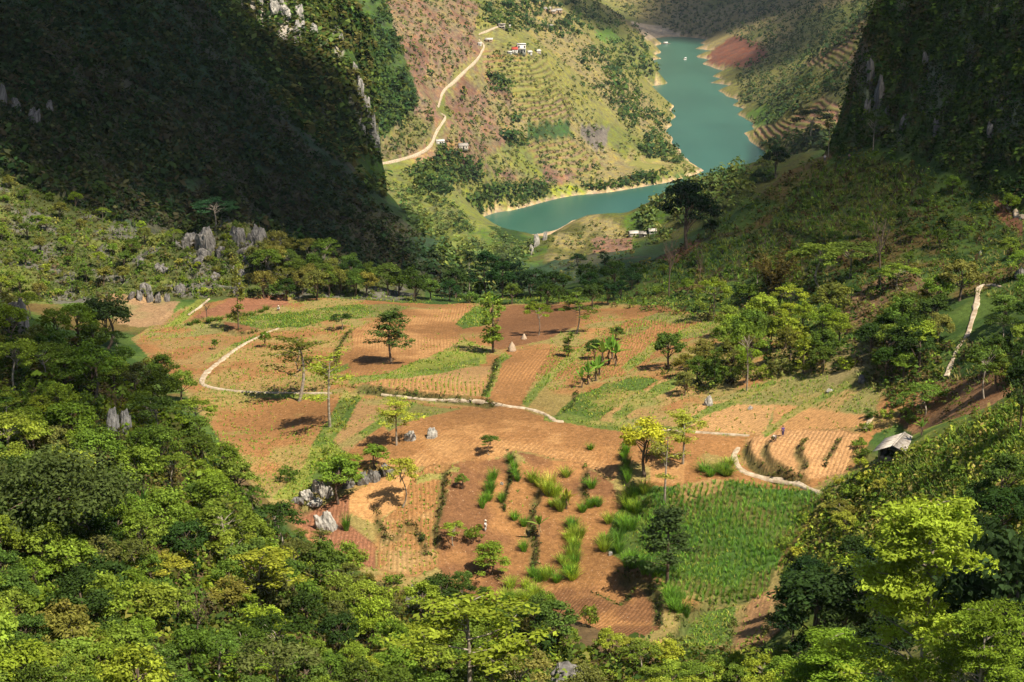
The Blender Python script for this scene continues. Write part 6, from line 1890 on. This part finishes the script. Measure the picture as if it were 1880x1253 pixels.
# mooring stage by the far bank
u, w = uw(1222, 81); Y = (CAM_Z - 20) / w
e = bpy.data.objects.new('landing_stage', None); COL.objects.link(e); e.location = (u * Y, Y, 20.0); e.rotation_euler = (0, 0, .1)
part_boxes('deck', [((-7, -2, .3), (7, 2, .6))], MAT_PLANK, e)
for xx in (-6, -2, 2, 6):
    part_boxes('float', [((xx-.8, -1.8, -.3), (xx+.8, 1.8, .298))], MAT_WALLG, e)
part_boxes('shelter', [((-3, -1.4, .603), (3, 1.4, 2.8))], MAT_WALLW, e)
tag(e, 'floating landing stage at the far left bank of the lake', 'landing stage')

# ------------------------------------------------------------------ clouds overhead that shade the mountains (above the frame)
m, nt, out = new_mat('cloud_vapour')
pv = N(nt, 'ShaderNodeVolumePrincipled')
pv.inputs['Color'].default_value = (.95, .96, .98, 1)
pv.inputs['Density'].default_value = .045
lk(nt, pv.outputs[0], out.inputs['Volume'])
MAT_CLOUD = m
def cloud(px_poly, zc, thick, edge, label, pmin=60., seed=1):
    ground = np.array([ray_hit(a, b, pmin) for a, b in px_poly])
    top = ground + LVEC[None, :] * ((zc - ground[:, 2]) / LVEC[2])[:, None]
    P = top[:, :2]
    lo, hi = P.min(0) - edge * .6, P.max(0) + edge * .6
    n = 56
    gx, gy = np.meshgrid(np.linspace(lo[0], hi[0], n), np.linspace(lo[1], hi[1], n))
    ins = in_poly(gx, gy, P)
    d = np.full(gx.shape, 1e9)
    for i in range(len(P)):
        a, b = P[i], P[(i + 1) % len(P)]
        ab = b - a
        t = np.clip(((gx - a[0]) * ab[0] + (gy - a[1]) * ab[1]) / (ab @ ab + 1e-9), 0, 1)
        d = np.minimum(d, np.hypot(gx - a[0] - t * ab[0], gy - a[1] - t * ab[1]))
    sd = np.where(ins, d, -d)
    sd = sd + (fbm(gx / (edge * 1.6), gy / (edge * 1.6), 4, seed) - .5) * edge * 1.1
    t = thick * smooth(-edge * .35, edge * .75, sd) * (.75 + .5 * fbm(gx / (edge * .9), gy / (edge * .9), 3, seed + 3))
    t[0, :] = t[-1, :] = 0; t[:, 0] = t[:, -1] = 0
    up = zc + t * .7; dn = zc - t * .3
    co = np.concatenate([np.stack([gx, gy, up], -1).reshape(-1, 3), np.stack([gx, gy, dn], -1).reshape(-1, 3)])
    i = np.arange(n * n).reshape(n, n)
    q = np.stack([i[:-1, :-1], i[:-1, 1:], i[1:, 1:], i[1:, :-1]], -1).reshape(-1, 4)
    keep = t.ravel()[q].max(1) > 1e-3
    q = q[keep]
    f = np.concatenate([q, q[:, ::-1] + n * n])
    used, inv = np.unique(f.ravel(), return_inverse=True)
    o = mesh_from('cloud', co[used], inv.reshape(-1, 4), MAT_CLOUD, None, True)
    tag(o, label, 'cloud', None, 'structure')
    return o
cloud([(-260,230),(0,290),(130,360),(330,405),(430,440),(600,470),(690,520),(790,515),(735,420),(706,350),(680,290),(640,180),(540,90),(470,30),(400,-60),(200,-60),(-260,-60)], 760, 60, 34, 'cloud above the left mountain', seed=3)
cloud([(1400,260),(1540,200),(1605,-60),(2150,-60),(2150,430),(1880,420),(1760,430),(1640,440),(1500,455),(1330,485),(1180,505),(1060,530),(960,545),(1100,490),(1250,430),(1340,360)], 760, 34, 34, 'cloud above the right slope', pmin=300., seed=5)
cloud([(990,-30),(1060,30),(1130,70),(1200,50),(1290,80),(1350,60),(1420,125),(1500,75),(1570,10),(1620,-60),(1300,-60)], 900, 70, 130, 'cloud above the far end of the valley', pmin=1400., seed=8)

cloud([(-260,560),(-100,545),(60,570),(190,620),(280,690),(330,760),(330,840),(240,860),(100,800),(-260,760)], 700, 42, 16, 'added unseen cloud dimming the left wood', seed=9)  # added out of view to darken the upper wood

# ------------------------------------------------------------------ haze
m, nt, out = new_mat('valley_haze')
pv = N(nt, 'ShaderNodeVolumePrincipled')
pv.inputs['Color'].default_value = (.72, .84, 1.0, 1)
pv.inputs['Density'].default_value = 3.2e-05
pv.inputs['Anisotropy'].default_value = .2
lk(nt, pv.outputs[0], out.inputs['Volume'])
hz = part_boxes('haze', [((-1700, -60, -40), (1700, 4600, 440))], m, None)
tag(hz, 'thin bluish haze lying in the valley air', 'haze', None, 'stuff')
hz.display_type = 'WIRE'

# ------------------------------------------------------------------ tell apart the members of the groups
ORD = ['first', 'second', 'third', 'fourth', 'fifth', 'sixth', 'seventh', 'eighth', 'ninth', 'tenth', 'eleventh', 'twelfth', 'thirteenth', 'fourteenth', 'fifteenth', 'sixteenth', 'seventeenth', 'eighteenth', 'nineteenth', 'twentieth']
_by = {}
for o, a, b in REG:
    _by.setdefault(o['label'], []).append((a, b, o))
for lab, L in _by.items():
    if len(L) < 2:
        continue
    L.sort(key=lambda q: q[0])
    n = len(L)
    for k, (a, b, o) in enumerate(L):
        if n == 2:
            o['label'] = lab + (', left one' if k == 0 else ', right one')
        elif k == 0: o['label'] = lab + ', leftmost'
        elif k == n - 1: o['label'] = lab + ', rightmost'
        elif k <= (n - 1) // 2 or n - 1 - k >= 20: o['label'] = lab + ', ' + ORD[min(k, 19)] + ' from left'
        else: o['label'] = lab + ', ' + ORD[n - 1 - k] + ' from right'
